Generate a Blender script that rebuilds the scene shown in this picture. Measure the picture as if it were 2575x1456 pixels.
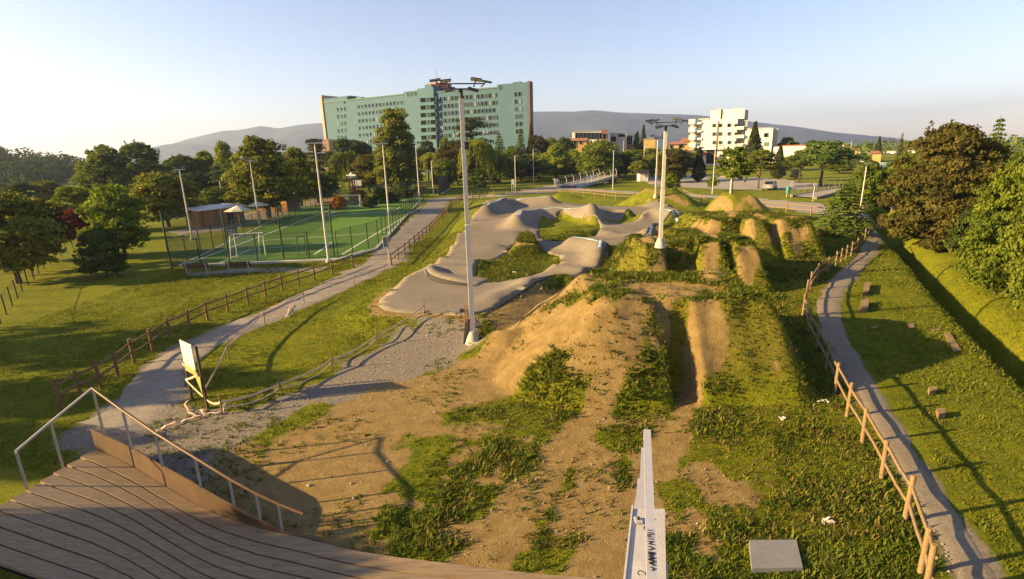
import bpy, math, random
import numpy as np
from mathutils import Matrix, Vector
R = math.radians
for o in list(bpy.data.objects): bpy.data.objects.remove(o)
scene = bpy.context.scene
col = scene.collection
# ------------------------------------------------------------------ camera, sky, sun, exposure
PW, PH, FOC, HZ, ROLL, CAMH = 2575., 1456., 1287., 388., R(1.6), 8.0
PITCH = math.atan((PH/2-HZ)/FOC)
FW = np.array([0, math.cos(PITCH), -math.sin(PITCH)]); UP0 = np.array([0, math.sin(PITCH), math.cos(PITCH)]); RT0 = np.array([1., 0, 0])
RT = math.cos(ROLL)*RT0-math.sin(ROLL)*UP0; UPV = math.sin(ROLL)*RT0+math.cos(ROLL)*UP0
CAM = np.array([0, 0, CAMH])
cam = bpy.data.cameras.new('camera'); cam.sensor_width = 36; cam.lens = FOC/PW*36; cam.clip_end = 20000; cam.clip_start = .05
camo = bpy.data.objects.new('camera', cam); col.objects.link(camo); scene.camera = camo
camo.matrix_world = Matrix(((RT[0], UPV[0], -FW[0], CAM[0]), (RT[1], UPV[1], -FW[1], CAM[1]), (RT[2], UPV[2], -FW[2], CAM[2]), (0, 0, 0, 1)))
SUN_EL = R(18.5); SUN_DIR = Vector((.985, .17, 0)).normalized()*math.cos(SUN_EL)+Vector((0, 0, -math.sin(SUN_EL)))   # way the light travels
sl = bpy.data.lights.new('sun', 'SUN'); sl.energy = 5.0; sl.angle = R(.55); sl.color = (1, .69, .28)
so = bpy.data.objects.new('sun', sl); col.objects.link(so); so.rotation_euler = SUN_DIR.to_track_quat('-Z', 'Y').to_euler(); so.location = (-60, -10, 40)
world = bpy.data.worlds.new('World'); scene.world = world; world.use_nodes = True
wn = world.node_tree; bgn = wn.nodes['Background']
sky = wn.nodes.new('ShaderNodeTexSky'); sky.sky_type = 'NISHITA'; sky.sun_disc = False; sky.sun_elevation = SUN_EL
sky.sun_rotation = math.atan2(-SUN_DIR.x, -SUN_DIR.y); sky.altitude = 100; sky.air_density = 1.0; sky.dust_density = .45; sky.ozone_density = 2.0
tint = wn.nodes.new('ShaderNodeVectorMath'); tint.operation = 'MULTIPLY'; tint.inputs[1].default_value = (1.20, .985, .97); wn.links.new(sky.outputs[0], tint.inputs[0]); wn.links.new(tint.outputs[0], bgn.inputs[0]); bgn.inputs[1].default_value = .06
vs = scene.view_settings; vs.view_transform = 'Standard'; vs.look = 'None'; vs.exposure = 2.0; vs.gamma = 1; vs.use_curve_mapping = False
scene.cycles.max_bounces = 6; scene.cycles.diffuse_bounces = 3; scene.cycles.transparent_max_bounces = 24; scene.cycles.volume_bounces = 0
scene.cycles.use_denoising = True; scene.cycles.caustics_reflective = False; scene.cycles.caustics_refractive = False

# ------------------------------------------------------------------ helpers
def ray(px, py): return FW+RT*((px-PW/2)/FOC)-UPV*((py-PH/2)/FOC)
def G(px, py, z=0.):
    v = ray(px, py); return CAM+v*((z-CAMH)/v[2])
def project(p):
    d = np.asarray(p, float)-CAM; z = d@FW; return PW/2+FOC*(d@RT)/z, PH/2-FOC*(d@UPV)/z
def at_depth(px, Y):            # ground x for picture column px at distance Y (level ground)
    lo, hi = 370., 1400.
    for _ in range(40):
        m = (lo+hi)/2; v = ray(px, m)
        if v[2] >= -1e-4 or CAMH*v[1]/-v[2] > Y: lo = m
        else: hi = m
    return G(px, m)
def vheight(b, row):            # height of an upright thing standing at b whose top shows at picture row
    lo, hi = 0., min(90., 1.6*math.hypot(b[0], b[1]))
    for _ in range(40):
        m = (lo+hi)/2
        if project((b[0], b[1], b[2]+m))[1] > row: lo = m
        else: hi = m
    return m
def tag(o, label=None, cat=None, group=None, kind=None):
    if label: o['label'] = label
    if cat: o['category'] = cat
    if group: o['group'] = group
    if kind: o['kind'] = kind
    return o
def link(name, me, m=None, parent=None):
    o = bpy.data.objects.new(name, me); col.objects.link(o)
    if m is not None and me is not None and not len(me.materials): me.materials.append(m)
    if parent is not None: o.parent = parent
    return o
def empty(name, loc=(0, 0, 0), rz=0.):
    o = bpy.data.objects.new(name, None); col.objects.link(o); o.location = tuple(float(c) for c in loc); o.rotation_euler = (0, 0, rz); o.empty_display_size = .1; return o
def np_mesh(name, V, F, smooth=False):
    V = np.asarray(V, np.float32); F = np.asarray(F, np.int32)
    me = bpy.data.meshes.new(name); n = F.shape[1]
    me.vertices.add(len(V)); me.vertices.foreach_set('co', V.ravel())
    me.loops.add(F.size); me.loops.foreach_set('vertex_index', F.ravel())
    me.polygons.add(len(F)); me.polygons.foreach_set('loop_start', np.arange(len(F), dtype=np.int32)*n); me.polygons.foreach_set('loop_total', np.full(len(F), n, np.int32))
    me.update(calc_edges=True)
    if smooth: me.polygons.foreach_set('use_smooth', np.ones(len(F), bool))
    return me
def attr(me, name, vals):
    a = me.attributes.new(name, 'FLOAT', 'POINT'); a.data.foreach_set('value', np.asarray(vals, np.float32))
class MB:
    def __init__(s): s.v = []; s.f = []; s.sm = []
    def add(s, vs_, fs, smooth=False):
        b = len(s.v); s.v += [tuple(float(c) for c in p) for p in vs_]; s.f += [tuple(b+i for i in f) for f in fs]; s.sm += [smooth]*len(fs); return s
    def box(s, c, sz, rz=0., rot=None, bev=0.):
        hx, hy, hz = sz[0]/2, sz[1]/2, sz[2]/2
        M = rot if rot is not None else Matrix.Rotation(rz, 3, 'Z')
        if bev > 0:
            P, F = [], []
            for z, k in ((-hz, bev), (-hz+bev, 0), (hz-bev, 0), (hz, bev)):
                for x, y in ((-1, -1), (1, -1), (1, 1), (-1, 1)): P.append((x*(hx-k), y*(hy-k), z))
            for l in range(3):
                for i in range(4): F.append((l*4+i, l*4+(i+1) % 4, l*4+4+(i+1) % 4, l*4+4+i))
            F += [(3, 2, 1, 0), (12, 13, 14, 15)]
        else:
            P = [(x*hx, y*hy, z*hz) for z in (-1, 1) for x, y in ((-1, -1), (1, -1), (1, 1), (-1, 1))]
            F = [(3, 2, 1, 0), (4, 5, 6, 7), (0, 1, 5, 4), (1, 2, 6, 5), (2, 3, 7, 6), (3, 0, 4, 7)]
        return s.add([(M @ Vector(p))+Vector(c) for p in P], F)
    def tube(s, pts, r, n=8, cap=True, smooth=True):
        pts = [Vector([float(c) for c in p]) for p in pts]; rs = list(r) if hasattr(r, '__len__') else [r]*len(pts)
        P, F = [], []; prev = None
        for i, p in enumerate(pts):
            d = (pts[min(i+1, len(pts)-1)]-pts[max(i-1, 0)]).normalized()
            a = prev-d*prev.dot(d) if prev is not None else d.orthogonal()
            if a.length < 1e-6: a = d.orthogonal()
            a.normalize(); prev = a; b = d.cross(a)
            for k in range(n):
                t = 2*math.pi*k/n; P.append(p+(a*math.cos(t)+b*math.sin(t))*rs[i])
        for i in range(len(pts)-1):
            for k in range(n): F.append((i*n+k, i*n+(k+1) % n, (i+1)*n+(k+1) % n, (i+1)*n+k))
        s.add(P, F, smooth)
        if cap: s.add(P[:n], [tuple(reversed(range(n)))]); s.add(P[-n:], [tuple(range(n))])
        return s
    def bar(s, a, b, w, h, up=(0, 0, 1)):       # rectangular bar from a to b
        a = Vector([float(c) for c in a]); b = Vector([float(c) for c in b]); d = b-a; L = d.length; d.normalize(); u = Vector(up)
        x = d.cross(u)
        if x.length < 1e-4: x = d.cross(Vector((0, 1, 0)))
        x.normalize(); z = x.cross(d)
        M = Matrix((x, d, z)).transposed()
        return s.box((a+b)/2, (w, L, h), rot=M)
    def prism(s, poly, z0, z1):
        n = len(poly); P = [(x, y, z0) for x, y in poly]+[(x, y, z1) for x, y in poly]
        return s.add(P, [tuple(reversed(range(n))), tuple(range(n, 2*n))]+[(i, (i+1) % n, n+(i+1) % n, n+i) for i in range(n)])
    def mesh(s, name):
        me = bpy.data.meshes.new(name); me.from_pydata(s.v, [], s.f); me.polygons.foreach_set('use_smooth', s.sm); me.update(); return me
    def build(s, name, m, parent=None): return link(name, s.mesh(name), m, parent)
def copy_tree(o, parent=None):
    c = o.copy(); col.objects.link(c); c.parent = parent
    for ch in list(o.children): copy_tree(ch, c)
    return c
# smooth value noise for shapes
_perm = np.random.RandomState(7).rand(256, 256)
def vnoise(x, y, s=1.):
    x = np.asarray(x, float)/s+113.3; y = np.asarray(y, float)/s+57.7
    xi = np.floor(x).astype(int); yi = np.floor(y).astype(int); fx = x-xi; fy = y-yi
    fx = fx*fx*(3-2*fx); fy = fy*fy*(3-2*fy)
    g = lambda a, b: _perm[a % 256, b % 256]
    return (g(xi, yi)*(1-fx)+g(xi+1, yi)*fx)*(1-fy)+(g(xi, yi+1)*(1-fx)+g(xi+1, yi+1)*fx)*fy-.5
def fbm(x, y, s, o=3): return sum(vnoise(x+17*i, y-9*i, s/2**i)/2**i for i in range(o))
def inside(poly, x, y):
    r = np.zeros(np.shape(x), bool); n = len(poly)
    for i in range(n):
        x0, y0 = poly[i][:2]; x1, y1 = poly[(i+1) % n][:2]
        if y0 == y1: continue
        r ^= ((y0 > y) != (y1 > y)) & (x < (x1-x0)*(y-y0)/(y1-y0)+x0)
    return r
def dist_line(pts, x, y, closed=False):
    d = np.full(np.shape(x), 1e9); n = len(pts)
    for i in range(n if closed else n-1):
        x0, y0 = pts[i][:2]; x1, y1 = pts[(i+1) % n][:2]; dx, dy = x1-x0, y1-y0
        t = np.clip(((x-x0)*dx+(y-y0)*dy)/(dx*dx+dy*dy+1e-12), 0, 1); d = np.minimum(d, np.hypot(x-x0-t*dx, y-y0-t*dy))
    return d
def sdf(poly, x, y): return np.where(inside(poly, x, y), 1., -1.)*dist_line(poly, x, y, True)   # positive inside
def sstep(a, b, x):
    t = np.clip((x-a)/(b-a), 0, 1); return t*t*(3-2*t)
def chaikin(p, k=2, closed=True):
    p = [tuple(q[:2]) for q in p]
    for _ in range(k):
        q = []; n = len(p)
        if not closed: q.append(p[0])
        for i in range(n if closed else n-1):
            a, b = p[i], p[(i+1) % n]; q += [(a[0]*.75+b[0]*.25, a[1]*.75+b[1]*.25), (a[0]*.25+b[0]*.75, a[1]*.25+b[1]*.75)]
        if not closed: q.append(p[-1])
        p = q
    return p

# ------------------------------------------------------------------ materials
MATS = {}
def mat(name, c, rough=.8, var=.0, scale=4., metal=0., bump=0., bscale=30., spec=.3, c2=None, trans=0.):
    if name in MATS: return MATS[name]
    m = bpy.data.materials.new(name); m.use_nodes = True; nt = m.node_tree; N = nt.nodes; L = nt.links; b = N['Principled BSDF']
    b.inputs['Roughness'].default_value = rough; b.inputs['Metallic'].default_value = metal; b.inputs['Specular IOR Level'].default_value = spec
    b.inputs['Base Color'].default_value = (*c, 1)
    tc = N.new('ShaderNodeTexCoord')
    if var > 0 or c2:
        n = N.new('ShaderNodeTexNoise'); n.inputs['Scale'].default_value = scale; n.inputs['Detail'].default_value = 6; n.inputs['Roughness'].default_value = .65
        L.new(tc.outputs['Object'], n.inputs['Vector'])
        r = N.new('ShaderNodeValToRGB'); r.color_ramp.elements[0].position = .3; r.color_ramp.elements[1].position = .7
        lo = c2 if c2 else tuple(max(0, q*(1-var)) for q in c); hi = c if c2 else tuple(min(1, q*(1+var)) for q in c)
        r.color_ramp.elements[0].color = (*lo, 1); r.color_ramp.elements[1].color = (*hi, 1)
        L.new(n.outputs['Fac'], r.inputs['Fac']); L.new(r.outputs['Color'], b.inputs['Base Color'])
    if bump > 0:
        n2 = N.new('ShaderNodeTexNoise'); n2.inputs['Scale'].default_value = bscale; n2.inputs['Detail'].default_value = 4
        L.new(tc.outputs['Object'], n2.inputs['Vector']); bp = N.new('ShaderNodeBump'); bp.inputs['Strength'].default_value = bump; bp.inputs['Distance'].default_value = .02
        L.new(n2.outputs['Fac'], bp.inputs['Height']); L.new(bp.outputs['Normal'], b.inputs['Normal'])
    MATS[name] = m; return m
def nodes(name):
    m = bpy.data.materials.new(name); m.use_nodes = True; nt = m.node_tree; MATS[name] = m; return m, nt.nodes, nt.links, nt.nodes['Principled BSDF']
def ramp(N, stops):
    r = N.new('ShaderNodeValToRGB'); e = r.color_ramp.elements
    while len(e) > 1: e.remove(e[-1])
    e[0].position = stops[0][0]; e[0].color = (*stops[0][1], 1)
    for p, c in stops[1:]: q = e.new(p); q.color = (*c, 1)
    return r
def noise(N, L, vec, s, d=5, rough=.6):
    n = N.new('ShaderNodeTexNoise'); n.inputs['Scale'].default_value = s; n.inputs['Detail'].default_value = d; n.inputs['Roughness'].default_value = rough; L.new(vec, n.inputs['Vector']); return n
def mixc(N, L, f, a, b):
    x = N.new('ShaderNodeMix'); x.data_type = 'RGBA'; L.new(f, x.inputs[0]); L.new(a, x.inputs[6]); L.new(b, x.inputs[7]); return x.outputs[2]
def math_(N, L, op, a, b):
    x = N.new('ShaderNodeMath'); x.operation = op
    for i, q in enumerate((a, b)):
        if isinstance(q, (int, float)): x.inputs[i].default_value = q
        else: L.new(q, x.inputs[i])
    return x.outputs[0]

# ------------------------------------------------------------------ shape of the land
def mound(x, y, x0, x1, y0, y1, z, wl, wr, wf, wb, p=.45):
    dx = np.where(x < x0, (x0-x)/wl, np.where(x > x1, (x-x1)/wr, 0)); dy = np.where(y < y0, (y0-y)/wf, np.where(y > y1, (y-y1)/wb, 0))
    d = np.hypot(dx, dy); t = np.clip(1-d, 0, 1); s = t*t*(3-2*t)
    return z*(s*(1-p)+t*p)
def rollr(x, y, a, b, w, hgt):      # ridge along the segment a-b
    d = dist_line([a, b], x, y); return hgt*np.exp(-(d/w)**2)
def arc_pts(c, rx, ry, a0, a1, n=14): return [(c[0]+rx*math.cos(R(a0+(a1-a0)*i/n)), c[1]+ry*math.sin(R(a0+(a1-a0)*i/n))) for i in range(n+1)]
PX = lambda pts, z=0.: [tuple(G(a, b, z)[:2]) for a, b in pts]
ASPH = chaikin(PX([(944, 767), (975, 788), (1100, 793), (1206, 797), (1300, 748), (1407, 700), (1450, 712), (1476, 685), (1515, 675), (1535, 634), (1587, 609), (1624, 615), (1640, 590), (1648, 574), (1701, 552), (1716, 531), (1681, 519), (1578, 521), (1484, 517), (1394, 508), (1380, 501), (1300, 498), (1230, 503), (1210, 515), (1206, 533), (1181, 555), (1165, 582), (1145, 611), (1124, 644), (1091, 677), (1026, 691), (985, 734)], .45), 1)
HOLES = [chaikin(PX(h, .45), 1) for h in (
    [(1196, 677), (1214, 656), (1259, 652), (1292, 618), (1318, 607), (1345, 609), (1366, 632), (1417, 656), (1398, 677), (1353, 693), (1271, 713), (1196, 717)],
    [(1355, 552), (1394, 554), (1411, 546), (1435, 554), (1452, 560), (1509, 570), (1509, 597), (1452, 601), (1411, 611), (1366, 605), (1353, 597)],
    [(1500, 562), (1555, 558), (1583, 550), (1620, 541), (1628, 548), (1600, 560), (1540, 566)])]
BERMS = [  # crest polyline (pixels at crest height), crest height, width
    (PX([(1222, 520), (1236, 508), (1290, 499), (1380, 498)], 1.7), 1.25, 1.2),
    (PX([(1302, 548), (1316, 533), (1360, 524), (1430, 522), (1478, 531)], 1.6), 1.15, 1.25),
    (PX([(1488, 543), (1500, 526), (1545, 523), (1600, 527)], 1.6), 1.05, 1.3),
    (PX([(1645, 524), (1690, 528), (1708, 540)], 1.6), 1.1, 1.1),
    (PX([(1440, 602), (1490, 607), (1512, 618), (1506, 634)], 1.3), 1.0, .95),
    (PX([(1640, 574), (1633, 596), (1622, 612)], 1.1), .75, 1.0)]
ROLLERS = [(PX([(1110, 648), (1210, 652)], .9), .38, .9), (PX([(1150, 590), (1290, 583)], .9), .5, 1.3), (PX([(1190, 556), (1290, 552)], .9), .45, 1.6),
           (PX([(1330, 700), (1420, 690)], .9), .35, 1.0), (PX([(1420, 640), (1530, 640)], .8), .3, 1.0), (PX([(1520, 572), (1640, 566)], .8), .45, 1.5), (PX([(1390, 512), (1480, 522)], .8), .4, 1.8)]+[(PX(l, .75), .3, .8) for l in ([(1085, 668), (1190, 671)], [(1132, 620), (1245, 616)], [(1178, 570), (1290, 567)], [(1203, 541), (1290, 537)], [(1392, 668), (1470, 676)], [(1532, 588), (1625, 594)], [(1214, 522), (1300, 519)], [(1240, 742), (1330, 715)], [(1440, 575), (1540, 585)])]
DITCH = [(62, 86), (40.0, 55.0), (31, 39), (24.0, 26.6), (19.2, 17.8), (13, 4), (8, -8)]
def Hf(x, y):
    x = np.asarray(x, float); y = np.asarray(y, float)
    h = .05*fbm(x, y, 6.)+.25*fbm(x, y, 45.)*sstep(20, 80, np.hypot(x, y))
    near = (y > -2) & (y < 130) & (x > -20) & (x < 45)
    if near.any():
        X = x[near]; Y = y[near]; q = np.zeros(X.shape)
        dA = sdf(ASPH, X, Y)
        q += .5*sstep(-2.6, -.2, dA)                                   # the pump track stands on a low bank
        hk = np.ones(X.shape)
        for hp in HOLES: hk *= 1-.75*sstep(0, .9, sdf(hp, X, Y))
        for pts, z, w in BERMS+ROLLERS:
            d = dist_line(pts, X, Y); q = np.where(dA > -1.2*w, q+z*np.exp(-(d/w)**2)*sstep(-1.2*w, 0, dA)*hk, q)
        q += .55*mound(X, Y, .8, 1.6, 42.6, 44.0, 1.9, 1.8, 1.6, 5, 2)*sstep(0, .6, sdf(HOLES[0], X, Y))     # grassed humps in the islands
        q += .25*mound(X, Y, 5.5, 7.5, 47, 50, 1.5, 1.6, 1.6, 2.5, 4)*sstep(0, .6, sdf(HOLES[1], X, Y))
        n1 = fbm(X, Y, 3., 3)*.5; n2 = fbm(X, Y, 1.1, 3)*.22
        xs = X+n1*.55; ys = Y+fbm(X+40, Y, 3., 3)*.4
        m = mound(xs, ys, 3.0, 8.9, 17.35, 21.3, 2.95, 3.8, 1.3, 1.2, 3.2, .9)          # large near mound
        m = np.maximum(m, mound(X+n1*.25, ys, 3.2, 4.95, 17.1, 20, 2.97, 3.7, .2, 2.3, 3, .9))  # left take-off standing proud
        m = np.maximum(m, mound(X+n1*.25, ys, 6.1, 8.9, 17.15, 20, 2.95, .3, 1.4, 2.35, 3, .9)) # right take-off
        m = np.maximum(m, rollr(X, Y, (-.3, 20.2), (3.6, 21.4), 1.2, .9))           # bank curling to the floodlight
        m = np.maximum(m, mound(xs, ys, 8.2, 14.6, 31.0, 34.3, 2.45, 2.4, 1.4, 1.5, 3, .75))
        for a_, b_ in ((7.9, 9.0), (11.3, 12.5), (13.2, 14.5)): m = np.maximum(m, mound(X+n1*.2, ys, a_, b_, 30.1, 33, 2.6, .7, .3, 2.5, 3, .8))
        m = np.maximum(m, mound(xs, ys, 7.0, 8.4, 33.5, 37.5, 1.05, 2.2, 1.5, 3.0, 2.2))
        m = np.maximum(m, mound(xs, ys, 16.0, 22.6, 40.0, 46, 2.5, 2.0, 1.4, 1.7, 3, .75))
        for a_, b_ in ((18.2, 19.5), (20.5, 21.6), (21.9, 22.9)): m = np.maximum(m, mound(X+n1*.2, ys, a_, b_, 38.9, 43, 2.65, .8, .35, 2.6, 3, .8))
        m = np.maximum(m, mound(xs, ys, 13.0, 15.4, 36.0, 42, 1.7, 1.6, 2., 3.6, 3))
        m = np.maximum(m, mound(xs, ys, 24.6, 26.2, 56.5, 59, 3.2, 3.4, 3.6, 4.6, 4))
        m = np.maximum(m, mound(xs, ys, 18.5, 21, 51.5, 54, 1.5, 2.5, 2.5, 3.6, 3))
        m = np.maximum(m, mound(xs, ys, 21.3, 23.3, 74, 78, 2.6, 5.5, 5.5, 6, 6))
        m = np.maximum(m, mound(xs, ys, 9, 10, 93, 95, .8, 2, 4, 4, 4))
        q = np.maximum(q, m+(n2+fbm(X+9, Y, .55, 2)*.13)*sstep(.15, 1.0, m))
        h = h.copy(); h[near] += q
    dd = dist_line(DITCH, x, y)
    side = np.zeros(x.shape)
    far = dd < 40
    if far.any():       # signed distance, positive on the far (right) bank
        xx = np.interp(y[far], [p[1] for p in DITCH[::-1]], [p[0] for p in DITCH[::-1]])
        s = np.where(x[far] > xx, dd[far], -dd[far]); f = sstep(90, 75, y[far])
        h = h.copy(); h[far] += f*(-1.7*np.exp(-((s-.1)/.75)**2)+1.3*sstep(.5, 9, s)*sstep(40, 20, s))
    left = (x < -30) & (y < 120)
    h = h+sstep(140, 260, y)*2.0*sstep(20, 80, x)
    return h
def H1(x, y): return float(Hf(np.array([x]), np.array([y]))[0])
def GH(px, py, far=400.):       # where a line of sight first meets the land
    v = ray(px, py); t = np.concatenate([np.arange(4, 60, .05), np.arange(60, 160, .2), np.arange(160, far, 1.)]); P = CAM+t[:, None]*v
    g = P[:, 2]-Hf(P[:, 0], P[:, 1]); i = np.argmax(g < 0)
    if g[i] >= 0: return G(px, py)
    p = P[i-1]+(P[i]-P[i-1])*(g[i-1]/(g[i-1]-g[i])); return p
GHL = lambda pts: [tuple(GH(a, b)) for a, b in pts]
def on_land(x, y): return (x, y, H1(x, y))

# ------------------------------------------------------------------ zones of the ground cover
DIRT_LINES = [  # worn riding lines: polyline, half width
    (GHL([(1590, 790), (1570, 870), (1515, 985), (1450, 1090), (1340, 1250), (1240, 1390), (1180, 1456)]), .52),
    (GHL([(1778, 795), (1772, 870), (1745, 975), (1690, 1095), (1600, 1260), (1520, 1380), (1480, 1456)]), .5),
    (GHL([(1668, 640), (1650, 690)]), .4), (GHL([(1795, 616), (1788, 690)]), .42), (GHL([(1885, 640), (1868, 695)]), .38),
    (GHL([(1880, 562), (1880, 598)]), .5), (GHL([(1955, 570), (1950, 594)]), .5), (GHL([(2010, 584), (1998, 622)]), .42),
    (GHL([(1798, 510), (1832, 525), (1840, 545)]), .6), (GHL([(1858, 512), (1862, 535)]), .35), (GHL([(1690, 497), (1720, 512)]), .6), (GHL([(1900, 505), (1930, 525)]), .9),
    (GHL([(1790, 570), (1790, 600)]), .6), (GHL([(1650, 575), (1640, 610)]), .7),
    (GHL([(1990, 548), (2085, 566)]), .35), (GHL([(1490, 515), (1600, 520), (1660, 528)]), .3)]
DIRT_POLYS = [GHL(p) for p in (
    [(1215, 865), (1290, 815), (1380, 778), (1480, 750), (1530, 800), (1545, 850), (1500, 872), (1400, 905), (1320, 950), (1250, 1000), (1120, 1060), (1030, 1130), (985, 1230), (960, 1330), (1010, 1410), (800, 1420), (560, 1330), (530, 1240), (600, 1130), (800, 1040), (1000, 960)],
    [(1545, 722), (1590, 702), (1700, 702), (1800, 715), (1790, 735), (1700, 745), (1640, 762), (1560, 758)],
    [(1330, 730), (1430, 705), (1530, 712), (1490, 745), (1400, 765), (1330, 790), (1230, 800)])]
GRAV_POLY = GHL([(330, 990), (460, 1030), (470, 1046), (560, 1046), (720, 992), (850, 922), (1000, 845), (1060, 795), (1190, 800), (1215, 865), (1050, 965), (830, 1020), (640, 1100), (545, 1200), (500, 1290), (330, 1240), (200, 1100)])
PATH_L = [(250, 1085), (335, 1045), (395, 1000), (402, 955), (445, 905), (500, 867), (570, 834), (651, 803), (720, 774), (790, 741), (870, 706), (950, 670), (1000, 622), (1037, 580), (1078, 532), (1112, 501)]
PATH_LP = [G(a, b) for a, b in PATH_L]
PATH_LW = [1.4, 1.2, .95, .9, .85, .85, .9, .95, 1.05, 1.2, 1.45, 1.6, 1.65, 1.7, 1.8, 2.0]
PATH_R = [(2480, 1520), (2435, 1400), (2330, 1230), (2230, 1060), (2130, 905), (2085, 820), (2082, 765), (2120, 700), (2180, 640), (2200, 600), (2185, 575)]
PATH_RP = [G(a, b) for a, b in PATH_R]
PATH_RW = [.32, .32, .32, .34, .38, .45, .54, .6, .62, .6, .6]
TRACK_P = GHL([(0, 870), (60, 790), (130, 700), (175, 650), (260, 600)])
def zones(x, y):
    n = fbm(x, y, 1.6, 3); n2 = fbm(x, y, .5, 2)
    dirt = np.zeros(x.shape); grav = np.zeros(x.shape)
    k = (y < 100) & (x > -20) & (x < 45); X, Y = x[k], y[k]; d = np.zeros(X.shape)
    for pts, w in DIRT_LINES: d = np.maximum(d, sstep(w+.3, w-.25, dist_line(pts, X, Y)+n[k]*.4+n2[k]*.3))
    for p in DIRT_POLYS: d = np.maximum(d, sstep(-.5, .5, sdf(p, X, Y)+n[k]*1.1+n2[k]*.5))
    for ds in (-.35, .35): d = np.maximum(d, .8*sstep(.3, .05, dist_line([(p[0]+ds, p[1]) for p in TRACK_P], X, Y)+n2[k]*.2))
    d = np.maximum(d, sstep(-1.0, -.1, sdf(ASPH, X, Y)+n[k]*.6)*sstep(34, 26, Y)*.9)
    fg = sstep(15.5, 13, Y)*sstep(7.5, 5, X)*sstep(-9, -6, X); nb = fbm(X+31, Y+5, .9, 4); d = np.maximum(d, fg*sstep(-.02, .3, nb+n[k]*.35)*.95); d = np.maximum(d, sstep(.12, .34, fbm(X-11, Y+3, 1.1, 4))*sstep(.4, 1.2, Hf(X, Y))*.75)
    g = sstep(-.6, .4, sdf(GRAV_POLY, X, Y)+n[k]*1.2)
    g = np.maximum(g, sstep(.5, -.3, dist_line(PATH_LP, X, Y)-1.0+n[k]*.6))
    g = np.maximum(g, sstep(.35, -.2, dist_line(PATH_RP, X, Y)-.36+n[k]*.4)*.8)
    dirt[k] = d; grav[k] = g
    return dirt, grav
# ------------------------------------------------------------------ ground sheet
def axis(segs, lo, hi):
    a = [segs[0][0]]
    for s0, s1, st in segs:
        n = int(round((s1-s0)/st)); a += [s0+(s1-s0)*(i+1)/n for i in range(n)]
    st = segs[-1][2]; v = a[-1]
    while v < hi: st *= 1.32; v += st; a.append(v)
    st = segs[0][2]; v = a[0]; b = []
    while v > lo: st *= 1.32; v -= st; b.append(v)
    return np.array(b[::-1]+a)
gx = axis([(-32, -12, .4), (-12, 16, .18), (16, 46, .3)], -5000, 5000); gy = axis([(2, 24, .18), (24, 50, .27), (50, 84, .45), (84, 130, 1.2)], -1200, 6500)
XX, YY = np.meshgrid(gx, gy); ZZ = Hf(XX, YY)
dA = np.full(XX.shape, -9.); kk = (YY > 15) & (YY < 110) & (XX > -20) & (XX < 40)
ax, ay = XX[kk], YY[kk]; da = sdf(ASPH, ax, ay)
for hpoly in HOLES: da = np.minimum(da, -sdf(hpoly, ax, ay))
dA[kk] = da; ZZ = ZZ-.25*sstep(.12, .5, dA)          # tucked under the asphalt
nx, ny = len(gx), len(gy); idx = np.arange(nx*ny).reshape(ny, nx)
F = np.stack([idx[:-1, :-1], idx[:-1, 1:], idx[1:, 1:], idx[1:, :-1]], -1).reshape(-1, 4)
gme = np_mesh('ground', np.stack([XX, YY, ZZ], -1).reshape(-1, 3), F, True)
dz, gz = zones(XX.ravel(), YY.ravel()); attr(gme, 'dirt', dz); attr(gme, 'gravel', gz)
raised = sstep(.2, 1.2, ZZ.ravel())*sstep(60, 40, YY.ravel()); attr(gme, 'mound', raised)  # masks raised near ground, where the grass colour turns drier
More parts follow.
